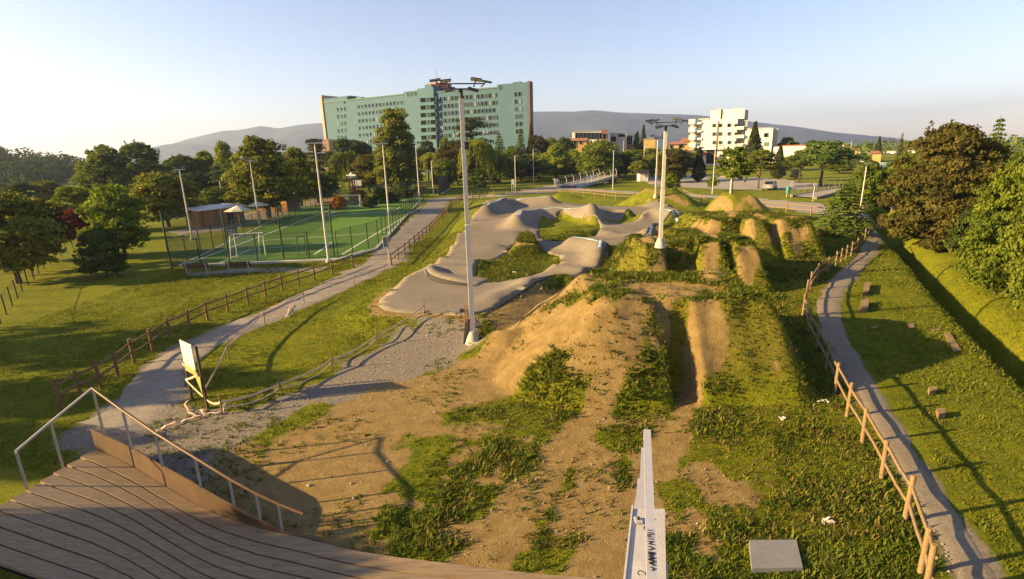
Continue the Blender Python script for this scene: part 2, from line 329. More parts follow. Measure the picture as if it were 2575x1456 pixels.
def ground_mat():
    m, N, L, b = nodes('ground'); geo = N.new('ShaderNodeNewGeometry'); P = geo.outputs['Position']
    A = lambda k: (lambda n: (setattr(n, 'attribute_name', k), n.outputs['Fac'])[1])(N.new('ShaderNodeAttribute'))
    g1 = ramp(N, [(.3, (.062, .084, .005)), (.5, (.148, .162, .008)), (.68, (.215, .205, .012)), (.85, (.28, .22, .028))]); L.new(noise(N, L, P, 1.3, 8, .72).outputs['Fac'], g1.inputs['Fac'])
    g2 = ramp(N, [(.35, (.076, .108, .007)), (.6, (.165, .178, .010)), (.75, (.26, .21, .030))]); L.new(noise(N, L, P, .16, 6, .7).outputs['Fac'], g2.inputs['Fac'])
    hf = noise(N, L, P, 14, 6, .75); hr = ramp(N, [(.3, (.42, .46, .4)), (.72, (1.65, 1.6, 1.4))]); L.new(hf.outputs['Fac'], hr.inputs['Fac'])
    half = N.new('ShaderNodeValue'); half.outputs[0].default_value = .45
    g = mixc(N, L, half.outputs[0], g1.outputs['Color'], g2.outputs['Color'])
    mm = N.new('ShaderNodeMix'); mm.data_type = 'RGBA'; mm.blend_type = 'MULTIPLY'; mm.inputs[0].default_value = 1; L.new(g, mm.inputs[6]); L.new(hr.outputs['Color'], mm.inputs[7]); g = mm.outputs[2]
    dry = ramp(N, [(.3, (.085, .092, .014)), (.55, (.18, .145, .03)), (.8, (.28, .19, .055))]); L.new(noise(N, L, P, 5, 6, .7).outputs['Fac'], dry.inputs['Fac'])
    g = mixc(N, L, math_(N, L, 'MULTIPLY', A('mound'), .6), g, dry.outputs['Color'])
    d1 = ramp(N, [(.25, (.165, .110, .043)), (.5, (.258, .180, .072)), (.75, (.35, .255, .112))]); L.new(noise(N, L, P, 2.2, 9, .7).outputs['Fac'], d1.inputs['Fac'])
    s1 = ramp(N, [(.3, (.11, .095, .080)), (.5, (.21, .182, .150)), (.75, (.37, .33, .28))]); L.new(noise(N, L, P, 9, 9, .8).outputs['Fac'], s1.inputs['Fac'])
    br = noise(N, L, P, 3.5, 7, .75).outputs['Fac']
    def edge(a, lo, hi):
        t = math_(N, L, 'ADD', a, math_(N, L, 'MULTIPLY', math_(N, L, 'SUBTRACT', br, .5), 1.1)); mr = N.new('ShaderNodeMapRange'); mr.inputs[1].default_value = lo; mr.inputs[2].default_value = hi; L.new(t, mr.inputs[0]); return mr.outputs[0]
    c = mixc(N, L, edge(A('gravel'), .4, .7), g, s1.outputs['Color']); c = mixc(N, L, edge(A('dirt'), .4, .65), c, d1.outputs['Color'])
    L.new(c, b.inputs['Base Color']); b.inputs['Roughness'].default_value = .95; b.inputs['Specular IOR Level'].default_value = .1
    bh = math_(N, L, 'ADD', noise(N, L, P, 7, 8, .75).outputs['Fac'], noise(N, L, P, 30, 4, .7).outputs['Fac']); bp = N.new('ShaderNodeBump'); bp.inputs['Strength'].default_value = .9; bp.inputs['Distance'].default_value = .09
    L.new(bh, bp.inputs['Height']); L.new(bp.outputs['Normal'], b.inputs['Normal']); return m
GM = ground_mat()
ground = link('ground', gme, GM); tag(ground, 'grassy park ground with dirt mounds and worn tracks', 'ground', kind='structure')

def area_mesh(name, poly, holes, cell, off, skirt=0., hf=Hf):
    P = np.array(poly); x0, y0 = P.min(0)[:2]-cell; x1, y1 = P.max(0)[:2]+cell
    ax_ = np.arange(x0, x1+cell, cell); ay_ = np.arange(y0, y1+cell, cell); X, Y = np.meshgrid(ax_, ay_); n_ = X.size; X = X.ravel(); Y = Y.ravel()
    def S(x, y):
        s = sdf(poly, x, y)
        for h_ in holes: s = np.minimum(s, -sdf(h_, x, y))
        return s
    s = S(X, Y)
    for _ in range(2):
        e = 1e-3; k = np.abs(s) < .75*cell
        gxx = (S(X[k]+e, Y[k])-s[k])/e; gyy = (S(X[k], Y[k]+e)-s[k])/e; X[k] -= s[k]*gxx; Y[k] -= s[k]*gyy; s[k] = S(X[k], Y[k])
    ins = s > -.06*cell; w = len(ax_); id_ = np.arange(n_).reshape(len(ay_), w)
    F = np.stack([id_[:-1, :-1], id_[:-1, 1:], id_[1:, 1:], id_[1:, :-1]], -1).reshape(-1, 4); F = F[ins[F].all(1)]
    used = np.unique(F); re = np.full(n_, -1); re[used] = np.arange(len(used)); F = re[F]; X, Y = X[used], Y[used]
    V = np.stack([X, Y, hf(X, Y)+off], -1)
    if skirt:
        E = np.concatenate([F[:, [i, (i+1) % 4]] for i in range(4)]); key = {}
        for a, b in E:
            if (b, a) in key: del key[(b, a)]
            else: key[(a, b)] = 1
        E = np.array(list(key)); base = len(V); W2 = V.copy(); W2[:, 2] -= skirt; V = np.concatenate([V, W2])
        F = np.concatenate([F, np.stack([E[:, 1], E[:, 0], E[:, 0]+base, E[:, 1]+base], -1)])
    return np_mesh(name, V, F, True)
def strip_mesh(name, pts, widths, off, hf=Hf, step=.5, nw=5):
    p = np.array([q[:2] for q in pts], float); w = np.array(widths, float); d = np.concatenate([[0], np.cumsum(np.hypot(*(p[1:]-p[:-1]).T))])
    s = np.arange(0, d[-1], step)
    def sm(v):
        q = np.interp(s, d, v); k = max(3, int(2.5/step)); ker = np.hanning(k+2)[1:-1]; ker /= ker.sum(); pad = np.pad(q, k, mode='edge'); return np.convolve(pad, ker, 'same')[k:-k]
    x, y, ww = sm(p[:, 0]), sm(p[:, 1]), sm(w); tx, ty = np.gradient(x), np.gradient(y); l = np.hypot(tx, ty); nxx, nyy = -ty/l, tx/l
    u = np.linspace(-1, 1, nw); jit = 1+.55*fbm(s, s*0+3, 1.3, 4)[:, None]*u[None]+.3*fbm(s+50, s*0, .6, 3)[:, None]*np.abs(u)[None]
    X = x[:, None]+nxx[:, None]*u*ww[:, None]*jit; Y = y[:, None]+nyy[:, None]*u*ww[:, None]*jit; Z = hf(X.ravel(), Y.ravel()).reshape(X.shape)+off-.03*(np.abs(u) > .99)
    i_ = np.arange(X.size).reshape(X.shape); F = np.stack([i_[:-1, :-1], i_[:-1, 1:], i_[1:, 1:], i_[1:, :-1]], -1).reshape(-1, 4)[:, ::-1]
    return np_mesh(name, np.stack([X, Y, Z], -1).reshape(-1, 3), F, True)
def stone_mat(name, stops, s, bump=.5, s2=.3, extra=None):
    m, N, L, b = nodes(name); P = N.new('ShaderNodeNewGeometry').outputs['Position']
    r = ramp(N, stops); t = math_(N, L, 'ADD', math_(N, L, 'MULTIPLY', noise(N, L, P, s, 8, .75).outputs['Fac'], .6), math_(N, L, 'MULTIPLY', noise(N, L, P, s2, 6, .65).outputs['Fac'], .4)); L.new(t, r.inputs['Fac']); L.new(r.outputs['Color'], b.inputs['Base Color'])
    b.inputs['Roughness'].default_value = .92; b.inputs['Specular IOR Level'].default_value = .15
    bp = N.new('ShaderNodeBump'); bp.inputs['Strength'].default_value = bump; bp.inputs['Distance'].default_value = .02; L.new(noise(N, L, P, s*3, 5, .7).outputs['Fac'], bp.inputs['Height']); L.new(bp.outputs['Normal'], b.inputs['Normal']); return m
ASPHM = stone_mat('asphalt', [(.36, (.115, .098, .078)), (.5, (.175, .150, .118)), (.62, (.25, .212, .160))], 14, .15, .22)
GRAVM = stone_mat('gravel', [(.3, (.11, .095, .080)), (.48, (.215, .185, .152)), (.62, (.30, .262, .218)), (.75, (.41, .365, .31))], 8, .9, .5)
ROADM = stone_mat('road', [(.34, (.21, .19, .165)), (.5, (.27, .245, .21)), (.7, (.33, .30, .26))], 6, .15, .2)
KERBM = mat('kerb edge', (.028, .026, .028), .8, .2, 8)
BLUEM = mat('pale blue line paint', (.30, .44, .50), .6, .12, 6)
track = link('pump_track', area_mesh('pump_track', ASPH, HOLES, .32, .05, .3), ASPHM); tag(track, 'grey asphalt pump track with rollers and banked turns', 'pump track', kind='structure')
def lip(name, px, z0, w, m, off=.055, r=None):     # painted edge or dark rim that follows the track surface
    pts = GHL(px) if z0 is None else PX(px, z0)
    p = chaikin(pts, 2, False); o = link(name, strip_mesh(name, p, [w]*len(p), off+.012, step=.3, nw=3), m, track); return o
for q_, z in []:
    pass
for i_ in (0, 1, 3, 4, 5):
    p_ = chaikin(BERMS[i_][0], 2, False); link('edge_line', strip_mesh('edge_line', p_, [.1]*len(p_), .07, step=.3, nw=3), BLUEM, track)
for px, z in () and (([(1306, 541), (1320, 530), (1370, 523), (1430, 521.5), (1465, 525), (1482, 532)], 1.6), ([(1440, 601), (1490, 606), (1510, 616)], 1.25), ([(1640, 575), (1634, 594), (1626, 608)], 1.2), ([(1645, 525), (1685, 527), (1702, 534)], 1.5), ([(1290, 499.5), (1375, 498.5)], 1.6)):
    lip('edge_line', px, z, .07, BLUEM)
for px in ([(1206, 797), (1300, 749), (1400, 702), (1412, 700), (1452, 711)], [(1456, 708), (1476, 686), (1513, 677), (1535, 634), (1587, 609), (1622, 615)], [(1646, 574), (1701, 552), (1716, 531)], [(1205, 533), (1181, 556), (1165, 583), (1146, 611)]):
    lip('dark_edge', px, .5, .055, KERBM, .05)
# low dark retaining edge of the first turn
ke = PX([(1072, 690), (1080, 702), (1110, 711), (1150, 716), (1197, 718)], .6); ke = chaikin(ke, 2, False); n_ = len(ke)
V, F = [], []
for i, (x, y) in enumerate(ke):
    z = H1(x, y)+.04; t = i/(n_-1); hh = .5*(1-t)**.7+.02
    V += [(x, y, z), (x, y, z+hh), (x+.35, y+.7, z+hh), (x+.9, y+2.2, z+.0)]
for i in range(n_-1):
    a = i*4; b = a+4
    F += [(a, b, b+1, a+1), (a+1, b+1, b+2, a+2), (a+2, b+2, b+3, a+3)]
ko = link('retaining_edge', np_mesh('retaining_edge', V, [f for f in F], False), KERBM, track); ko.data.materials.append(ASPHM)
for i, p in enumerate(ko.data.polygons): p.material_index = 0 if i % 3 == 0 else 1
kb = MB()
for t in range(5): x, y = ke[t]; kb.box((x+.02, y-.012, H1(x, y)+.32), (.22, .02, .3), rz=.4)
kb.build('blue_mark', BLUEM, ko)

pth = link('gravel_path', strip_mesh('gravel_path', PATH_LP, PATH_LW, .03, nw=9), GRAVM); tag(pth, 'pale grey gravel path between the two wooden fences', 'path', kind='structure')
EARTHM = stone_mat('trodden gravel', [(.3, (.11, .09, .068)), (.5, (.195, .162, .124)), (.7, (.28, .238, .185))], 9, .8, .6)
pth2 = link('garden_path', strip_mesh('garden_path', PATH_RP, PATH_RW, .03, nw=7), EARTHM); tag(pth2, 'narrow gravel path winding beside the wooden fence', 'path', kind='structure')
def road(name, px, w, label, m=ROADM, off=.04):
    p = [G(a, b) for a, b in px]; o = link(name, strip_mesh(name, p, w, off, step=.8, nw=7), m); tag(o, label, 'road', kind='structure'); return o
road('cycle_lane', [(1075, 508), (1140, 498), (1240, 492), (1340, 484), (1410, 472), (1450, 462)], [1.5, 2.2, 3, 4, 6, 5], 'pale paved lane curving towards the footbridge')
road('service_lane', [(1400, 475), (1500, 479), (1620, 486), (1750, 492), (1900, 505), (2010, 517), (2120, 537), (2230, 545)], [3.5, 2.6, 2.2, 2.2, 3.4, 4.4, 3, 2.5], 'pale paved lane beyond the dirt mounds', off=.046)
lot = [(1600, 444), (1720, 440), (1960, 450), (2080, 468), (2030, 478), (1900, 478), (1760, 474), (1640, 466)]
o = link('car_park', area_mesh('car_park', PX(lot), [], 2.0, .05), ROADM); tag(o, 'pale asphalt car park under the pine trees', 'car park', kind='structure')
o = link('parking_lane', area_mesh('parking_lane', PX([(1230, 424), (1420, 419), (1560, 421), (1560, 427), (1400, 427), (1240, 431)]), [], 3.0, .05), ASPHM); tag(o, 'dark parking lane below the trees', 'car park', kind='structure')
# play lane behind the pitch
road('kiosk_yard', [(430, 590), (520, 580), (640, 545), (760, 515), (840, 500)], [3, 3, 3.5, 3.5, 3], 'pale paved yard around the timber kiosk', GRAVM)
road('bench_path', [(470, 690), (560, 684), (660, 680), (760, 678), (850, 674)], [.5, .7, .9, .9, .8], 'faint gravel strip in front of the benches', GRAVM)
# ------------------------------------------------------------------ artificial turf pitch
PITCHM, N, L, b = nodes('artificial turf'); Pn = N.new('ShaderNodeNewGeometry').outputs['Position']; r = ramp(N, [(.3, (.062, .135, .015)), (.7, (.088, .172, .02))]); L.new(noise(N, L, Pn, 1.2, 6, .6).outputs['Fac'], r.inputs['Fac']); L.new(r.outputs['Color'], b.inputs['Base Color']); b.inputs['Roughness'].default_value = .9; b.inputs['Specular IOR Level'].default_value = .15
WHITE = mat('white line paint', (.72, .74, .66), .7, .08, 8)
pc = [(452, 671), (850, 655), (945, 628), (1062, 500), (1010, 495), (860, 513), (760, 521)]
PC = [G(*q)[:2] for q in pc]
def flat(name, poly, z, m, parent=None):
    me = bpy.data.meshes.new(name); me.from_pydata([(float(x), float(y), z) for x, y in poly], [], [tuple(range(len(poly)))]); me.update()
    if me.polygons[0].normal.z < 0: me.flip_normals()
    return link(name, me, m, parent)
pitch = flat('football_pitch', PC, .10, PITCHM); tag(pitch, 'bright green artificial turf football pitch', 'football pitch', kind='structure')
PBORD = mat('pitch kerb', (.36, .34, .31), .9, .15, 3)
kbm = MB()
for i in range(len(PC)):
    a, b_ = PC[i], PC[(i+1) % len(PC)]; kbm.bar((*a, .06), (*b_, .06), .25, .16)
kbm.build('pitch_kerb', PBORD, pitch)
def pline(px, w=.12):
    p = [G(a, b_, .1)[:2] for a, b_ in px]
    for (x0, y0), (x1, y1) in zip(p[:-1], p[1:]):
        d = np.array([x1-x0, y1-y0]); d = d/np.hypot(*d); n = np.array([-d[1], d[0]])*w/2
        flat('marking', [(x0+n[0], y0+n[1]), (x1+n[0], y1+n[1]), (x1-n[0], y1-n[1]), (x0-n[0], y0-n[1])], .106, WHITE, pitch)
pline([(466, 665), (850, 650), (915, 629)], .12); pline([(466, 665), (840, 525), (862, 516)], .14); pline([(860, 640), (905, 612), (1060, 520)], .14); pline([(657, 605), (930, 587), (985, 584)], .13); pline([(550, 662), (630, 627)], .12); pline([(630, 627), (810, 612), (835, 609)], .1); pline([(790, 640), (835, 610)], .16); pline([(810, 545), (882, 538), (985, 532)], .2); pline([(810, 545), (842, 533)], .2); pline([(985, 532), (1005, 522)], .2); pline([(862, 516), (1025, 503)], .25)
# ------------------------------------------------------------------ trees and shrubs
def foliage(name, lo, mid, hi, trans=.45, gain=1.6):
    m, N, L, b = nodes(name); N.remove(b); out = N['Material Output']
    oi = N.new('ShaderNodeObjectInfo'); geo = N.new('ShaderNodeNewGeometry'); n = noise(N, L, geo.outputs['Position'], .55, 5, .7)
    at = N.new('ShaderNodeAttribute'); at.attribute_name = 'tone'
    t = math_(N, L, 'ADD', math_(N, L, 'MULTIPLY', n.outputs['Fac'], .55), math_(N, L, 'MULTIPLY', at.outputs['Fac'], .45)); t = math_(N, L, 'ADD', t, math_(N, L, 'MULTIPLY', math_(N, L, 'SUBTRACT', oi.outputs['Random'], .5), .16))
    lo, mid, hi = (tuple(min(.5, c*gain) for c in q) for q in (lo, mid, hi)); r = ramp(N, [(.25, lo), (.5, mid), (.78, hi)]); L.new(t, r.inputs['Fac'])
    d = N.new('ShaderNodeBsdfDiffuse'); tr = N.new('ShaderNodeBsdfTranslucent'); mx = N.new('ShaderNodeMixShader'); mx.inputs[0].default_value = trans
    L.new(r.outputs['Color'], d.inputs[0]); L.new(r.outputs['Color'], tr.inputs[0]); L.new(d.outputs[0], mx.inputs[1]); L.new(tr.outputs[0], mx.inputs[2]); L.new(mx.outputs[0], out.inputs['Surface']); return m
FOL = {
 'green': foliage('green leaves', (.028, .046, .008), (.076, .102, .014), (.15, .165, .024)),
 'bright': foliage('bright green leaves', (.044, .072, .010), (.105, .14, .016), (.19, .20, .028)),
 'olive': foliage('olive leaves', (.036, .052, .009), (.098, .110, .016), (.188, .172, .03)),
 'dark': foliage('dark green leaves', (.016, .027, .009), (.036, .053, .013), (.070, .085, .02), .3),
 'conifer': foliage('conifer needles', (.018, .036, .010), (.046, .076, .018), (.092, .12, .026), .3),
 'brown': foliage('brownish green leaves', (.034, .036, .012), (.080, .074, .020), (.14, .118, .034), .4, 1.1),
 'red': foliage('red leaves', (.035, .008, .008), (.085, .020, .016), (.14, .040, .026)),
 'willow': foliage('yellow green leaves', (.060, .080, .010), (.125, .145, .018), (.20, .20, .028)),
 'cypress': foliage('cypress scales', (.012, .018, .007), (.026, .034, .012), (.050, .054, .018), .12),
 'blossom': foliage('cream blossom', (.16, .15, .07), (.30, .27, .13), (.45, .40, .22)),
 'orange': foliage('rusty flowers', (.10, .045, .012), (.2, .09, .02), (.3, .15, .04))}
BARK = mat('bark', (.085, .062, .042), .95, .4, 5, bump=.6, bscale=12)
BARKG = mat('grey bark', (.15, .13, .11), .95, .35, 5, bump=.6, bscale=12)
def leaves_mesh(name, C, Nn, size, tone, rs, droop=0., elong=1.0):
    n = len(C); Nn = Nn/np.maximum(np.linalg.norm(Nn, axis=1, keepdims=True), 1e-6)
    jn = Nn+rs.normal(0, .55, (n, 3)); jn /= np.linalg.norm(jn, axis=1, keepdims=True)
    a = np.cross(jn, rs.normal(0, 1, (n, 3))); a[:, 2] -= droop*np.linalg.norm(a, axis=1); a -= jn*(a*jn).sum(1, keepdims=True); a /= np.maximum(np.linalg.norm(a, axis=1, keepdims=True), 1e-6); b = np.cross(jn, a)
    s = (size*rs.uniform(.6, 1.35, n))[:, None]
    V = np.stack([C-a*s*elong, C+b*s*.62-a*s*.1, C+a*s*elong-jn*s*.2, C-b*s*.62-a*s*.1], 1).reshape(-1, 3)
    F = np.arange(4*n).reshape(n, 4); me = np_mesh(name, V, F); attr(me, 'tone', np.repeat(tone, 4)); return me
def sphere_pts(rs, n):
    v = rs.normal(0, 1, (n, 3)); return v/np.linalg.norm(v, axis=1, keepdims=True)
def clumps(rs, K, prof, z0, z1, rfill=(.55, 1.)):
    z = rs.uniform(0, 1, K); r = np.array([prof(t) for t in z]); th = rs.uniform(0, 2*np.pi, K); rr = r*np.sqrt(rs.uniform(rfill[0]**2, rfill[1]**2, K))
    return np.stack([rr*np.cos(th), rr*np.sin(th), z0+(z1-z0)*z], 1)
PROF = {'round': lambda t: .40*math.sqrt(max(0, 1-(2*t-.85)**2/1.35)), 'poplar': lambda t: .33*min(1, (t+.12)*3.2)*min(1, (1.12-t)*1.5), 'column': lambda t: .15*min(1, (t+.1)*4)*min(1, (1.1-t)*1.9),
        'umbrella': lambda t: .47*math.sqrt(max(0, 1-t**2)), 'bush': lambda t: .5*math.sqrt(max(0, 1-t**2.2)), 'sparse': lambda t: .30*math.sqrt(max(0, 1-(2*t-.9)**2/1.3)), 'dome': lambda t: .5*math.sqrt(max(0, 1-t**3))*(.75+.25*min(1, t*4))}
SPEC = {  # clumps, leaves per clump, clump radius, leaf size, crown from z
 'round': (120, 120, .115, .021, .08), 'poplar': (130, 110, .085, .017, .08), 'column': (150, 120, .055, .014, .0), 'umbrella': (85, 140, .10, .018, .42), 'bush': (90, 110, .13, .028, .0), 'sparse': (60, 80, .085, .020, .26), 'dome': (260, 110, .085, .0145, .0)}
TREE_ME = {}
def tree_meshes(kind, seed):
    key = (kind, seed)
    if key in TREE_ME: return TREE_ME[key]
    rs = np.random.RandomState(hash(kind) % 1000 if False else sum(map(ord, kind))*7+seed*101); tb = MB(); rnd = random.Random(seed+sum(map(ord, kind)))
    if kind in SPEC:
        K, n, cr, ls, z0 = SPEC[kind]; C = clumps(rs, K, PROF[kind], z0+cr*.6, 1-cr*.7, (.3, .92)); C[:, :2] += rs.normal(0, .02, (K, 2))
        crs = cr*rs.uniform(.6, 1.35, K); pts, nn, tn = [], [], []
        for c, r in zip(C, crs):
            v = sphere_pts(rs, n); v[:, 2] = np.abs(v[:, 2])*.9-.25*rs.uniform(0, 1, n)*(1 if kind != 'umbrella' else .3); rad = r*rs.uniform(.55, 1.08, n)[:, None]
            flat_ = np.array([1, 1, 1.25 if kind in ('poplar', 'column') else .8]); pts.append(c+v*rad*flat_); nn.append(v+np.array([c[0], c[1], .1])*1.2); tn.append(np.clip(rs.normal(rs.uniform(.25, .75), .14, n), 0, 1))
        if kind in ('poplar', 'round', 'dome', 'sparse', 'bush', 'column'):     # loose leafy shoots
            for _ in range(26 if kind == 'poplar' else 46):
                z = rs.uniform(.55 if kind == 'poplar' else .25, .98); r = PROF[kind](z)*rs.uniform(.3, 1.06); th = rs.uniform(0, 6.28); k = 26; t = rs.uniform(0, 1, k); L_ = rs.uniform(.06, .13)
                pts.append(np.stack([r*np.cos(th)*(1+.15*t)+rs.normal(0, .008, k), r*np.sin(th)*(1+.15*t)+rs.normal(0, .008, k), z*.94+t*L_], 1)); nn.append(sphere_pts(rs, k)); tn.append(rs.uniform(.3, .8, k))
        me = leaves_mesh(kind+'_crown', np.concatenate(pts), np.concatenate(nn), ls, np.concatenate(tn), rs)
        th0 = .012 if kind in ('sparse', 'column') else .02
        top = {'umbrella': .62, 'bush': .5, 'dome': .5}.get(kind, .8)
        bend = [(rnd.uniform(-.02, .02)*i, rnd.uniform(-.02, .02)*i, top*i/4) for i in range(5)]; tb.tube([(0, 0, -.03)]+bend[1:], [th0*1.5, th0*1.1, th0*.9, th0*.7, th0*.35], 7)
        for i in range(9):
            c = C[rnd.randrange(K)]; zb = max(z0*.7, min(top*.8, c[2]*rnd.uniform(.45, .75))); tb.tube([(0, 0, zb), (c[0]*.5, c[1]*.5, (zb+c[2])/2+.02), tuple(c)], [th0*.55, th0*.35, th0*.12], 5)
    elif kind == 'cypress':
        n = 5200; t = rs.uniform(0, 1, n)**.85; r = .105*np.minimum(1, (t+.03)*7)*np.minimum(1, (1.03-t)*1.45)*rs.uniform(.7, 1.06, n); th = rs.uniform(0, 6.283, n); r *= 1+.16*np.sin(th*3+t*9)+.1*np.sin(th*7-t*23)
        C = np.stack([r*np.cos(th), r*np.sin(th), .03+.97*t], 1); me = leaves_mesh('cypress_crown', C, np.stack([np.cos(th), np.sin(th), 0*th+.5], 1), .013, rs.uniform(.1, .9, n), rs, -1.2, 1.5); tb.tube([(0, 0, -.03), (0, 0, .5), (0, 0, .92)], [.018, .014, .004], 7)
    elif kind == 'conifer':
        pts, nn, tn = [], [], []; layers = 17
        tb.tube([(0, 0, -.03), (0, 0, .5), (0, 0, .98)], [.02, .012, .003], 7)
        for l in range(layers):
            z = .06+.92*l/layers; rad = .27*(1-z)**.8+.015; nb = 11 if l < 12 else 7
            for k in range(nb):
                th = 2*math.pi*k/nb+l*.7+rs.uniform(-.2, .2); rr = rad*rs.uniform(.75, 1.12); m = int(34*(.4+rr*3)); u = rs.uniform(.12, 1, m)**.7
                w = .028*(1-u*.5)*(rr/.2+.3); off = rs.normal(0, 1, m)*w
                x = rr*u*math.cos(th)-off*math.sin(th); y = rr*u*math.sin(th)+off*math.cos(th); zz = z+.05*(1-z)-rr*.42*u**1.3+rr*.1*u**4+rs.normal(0, .006, m)
                pts.append(np.stack([x, y, zz], 1)); nn.append(np.stack([0*u+.5*math.cos(th), 0*u+.5*math.sin(th), 0*u+1], 1)); tn.append(np.clip(u*.7+rs.normal(.1, .15, m), 0, 1))
        me = leaves_mesh('conifer_crown', np.concatenate(pts), np.concatenate(nn), .014, np.concatenate(tn), rs, .4, 1.4)
    elif kind == 'cedar':
        pts, nn, tn = [], [], []; tb.tube([(0, 0, -.03), (.01, 0, .5), (0, 0, .95)], [.03, .02, .004], 7)
        for l in range(46):
            z = .12+.85*rs.uniform(0, 1); th = rs.uniform(0, 6.283); rr = (.36*(1-z)**.55+.03)*rs.uniform(.5, 1.05); m = 130; cx, cy = rr*.62*math.cos(th), rr*.62*math.sin(th); u = rs.normal(0, 1, (m, 2))*np.array([rr*.36, .065])
            pts.append(np.stack([cx+u[:, 0]*math.cos(th)-u[:, 1]*math.sin(th), cy+u[:, 0]*math.sin(th)+u[:, 1]*math.cos(th), z+rs.normal(0, .012, m)-.12*np.abs(u[:, 0])], 1)); nn.append(np.tile([0, 0, 1.], (m, 1))+rs.normal(0, .3, (m, 3))); tn.append(rs.uniform(.1, .8, m)); tb.tube([(0, 0, z-.03), (cx*1.3, cy*1.3, z)], [.008, .002], 4)
        me = leaves_mesh('cedar_crown', np.concatenate(pts), np.concatenate(nn), .016, np.concatenate(tn), rs, 0, 1.2)
    else:  # willow
        pts, nn, tn = [], [], []; tb.tube([(0, 0, -.03), (.02, .01, .35), (0, 0, .8)], [.03, .024, .006], 7)
        for l in range(190):
            th = rs.uniform(0, 6.283); r0 = .42*math.sqrt(rs.uniform(.02, 1)); zt = .62+.36*math.sqrt(max(0, 1-(r0/.44)**2))*rs.uniform(.75, 1); ln = rs.uniform(.2, .55)*(.5+r0*1.6); m = 62; u = rs.uniform(0, 1, m)
            x = (r0+.05*u)*math.cos(th)+rs.normal(0, .012, m); y = (r0+.05*u)*math.sin(th)+rs.normal(0, .012, m); pts.append(np.stack([x, y, np.maximum(zt-u*ln, .06)], 1)); nn.append(np.stack([0*u+math.cos(th), 0*u+math.sin(th), .4-u*.3], 1)); tn.append(np.full(m, rs.uniform(.15, .9)))
        for i in range(8):
            th = i*.8; tb.tube([(0, 0, .4), (.18*math.cos(th), .18*math.sin(th), .72), (.36*math.cos(th), .36*math.sin(th), .78)], [.014, .008, .002], 5)
        me = leaves_mesh('willow_crown', np.concatenate(pts), np.concatenate(nn), .013, np.concatenate(tn), rs, 1.2, 1.9)
    TREE_ME[key] = (me, tb.mesh(kind+'_trunk')); return TREE_ME[key]
WID = {'round': .86, 'poplar': .72, 'column': .34, 'umbrella': 1.0, 'bush': 1.1, 'sparse': .68, 'cypress': .23, 'conifer': .54, 'cedar': .72, 'willow': .95, 'dome': 1.08}
_seen = {}
def tree(kind, px, base, top, wpx, fol, label, name='tree', group=None, cat='tree', bark=None, sink=0., seed=None, trunk=True):
    # base: picture row of the foot, or a distance when negative
    if base < 0: b = at_depth(px, -base); b[2] = H1(b[0], b[1])
    else: b = np.array(GH(px, base))
    b[2] -= sink
    h = vheight(b, top); d = (b-CAM)@FW; w = wpx*d/FOC
    if seed is None: seed = _seen.get(kind, 0) % 3; _seen[kind] = seed+1
    me, tm = tree_meshes(kind, seed)
    o = empty(name, b, random.Random(px*7+top).uniform(0, 6.28)); sw = w/WID[kind]; o.scale = (sw, sw, h)
    tag(o, label, cat, group)
    for nm, m_, mt in (('crown', me, FOL[fol]), ('trunk', tm, bark or BARK)):
        if nm == 'trunk' and not trunk: continue
        m2 = m_.copy() if len(m_.materials) and m_.materials[0] != mt else m_
        if m2 is not m_:    # share one copy per material
            k = (m_.name, mt.name)
            if k in TREE_ME: bpy.data.meshes.remove(m2); m2 = TREE_ME[k]
            else: m2.materials.clear(); TREE_ME[k] = m2
        link(nm, m2, mt, o)
    return o
# ------------------------------------------------------------------ distant hills and the far wood
def ridge(name, px, D, depth, label, m, rough=14., foot=-8., nrow=26):
    cols = np.linspace(px[0][0], px[-1][0], 260); rows = np.interp(cols, [p[0] for p in px], [p[1] for p in px]); V = []
    for j in range(nrow):
        t = j/(nrow-1)
        for c, r in zip(cols, rows):
            v = ray(c, r); k = D/v[1]; P = CAM+v*k; top = P[2]; x = P[0]*(1-.25*(1-t)); y = D-depth*(1-t)
            z = foot+(top-foot)*(t**1.25)
            if 0 < t < 1: z += (fbm(np.array([x]), np.array([y]), 420, 4)[0]*.42+.0)*(top-foot)*math.sin(math.pi*t)*.8
            V.append((x, y, z))
    for c, r in zip(cols, rows): v = ray(c, r); P = CAM+v*(D/v[1]); V.append((P[0]*1.2, D+depth*.7, foot))
    w = len(cols); n = nrow+1; i_ = np.arange(w*n).reshape(n, w); F = np.stack([i_[:-1, :-1], i_[:-1, 1:], i_[1:, 1:], i_[1:, :-1]], -1).reshape(-1, 4)
    o = link(name, np_mesh(name, V, F, True), m); tag(o, label, 'hills', kind='structure'); return o
HILLM = stone_mat('wooded hillside', [(.3, (.024, .032, .030)), (.5, (.040, .048, .043)), (.68, (.066, .070, .06))], .012, .3, .004)
ridge('hills', [(300, 430), (415, 369), (470, 350), (560, 329), (600, 327), (655, 316.5), (700, 323), (745, 315), (790, 310), (832, 308.5), (900, 314), (1000, 325), (1100, 320), (1200, 300), (1335, 281), (1400, 280), (1440, 281), (1492, 277), (1560, 283), (1650, 286), (1750, 289), (1830, 297), (1900, 307), (2000, 318), (2100, 333), (2180, 340), (2240, 354), (2300, 377), (2400, 395)], 4200, 1700, 'long blue grey hill ridge along the horizon', HILLM)
ridge('wooded_hill', [(-600, 350), (-300, 368), (-60, 392), (30, 403), (70, 408), (110, 420), (170, 424), (230, 432), (300, 445), (420, 452)], 330, 150, 'low wooded hill at the left edge', HILLM, foot=0.)
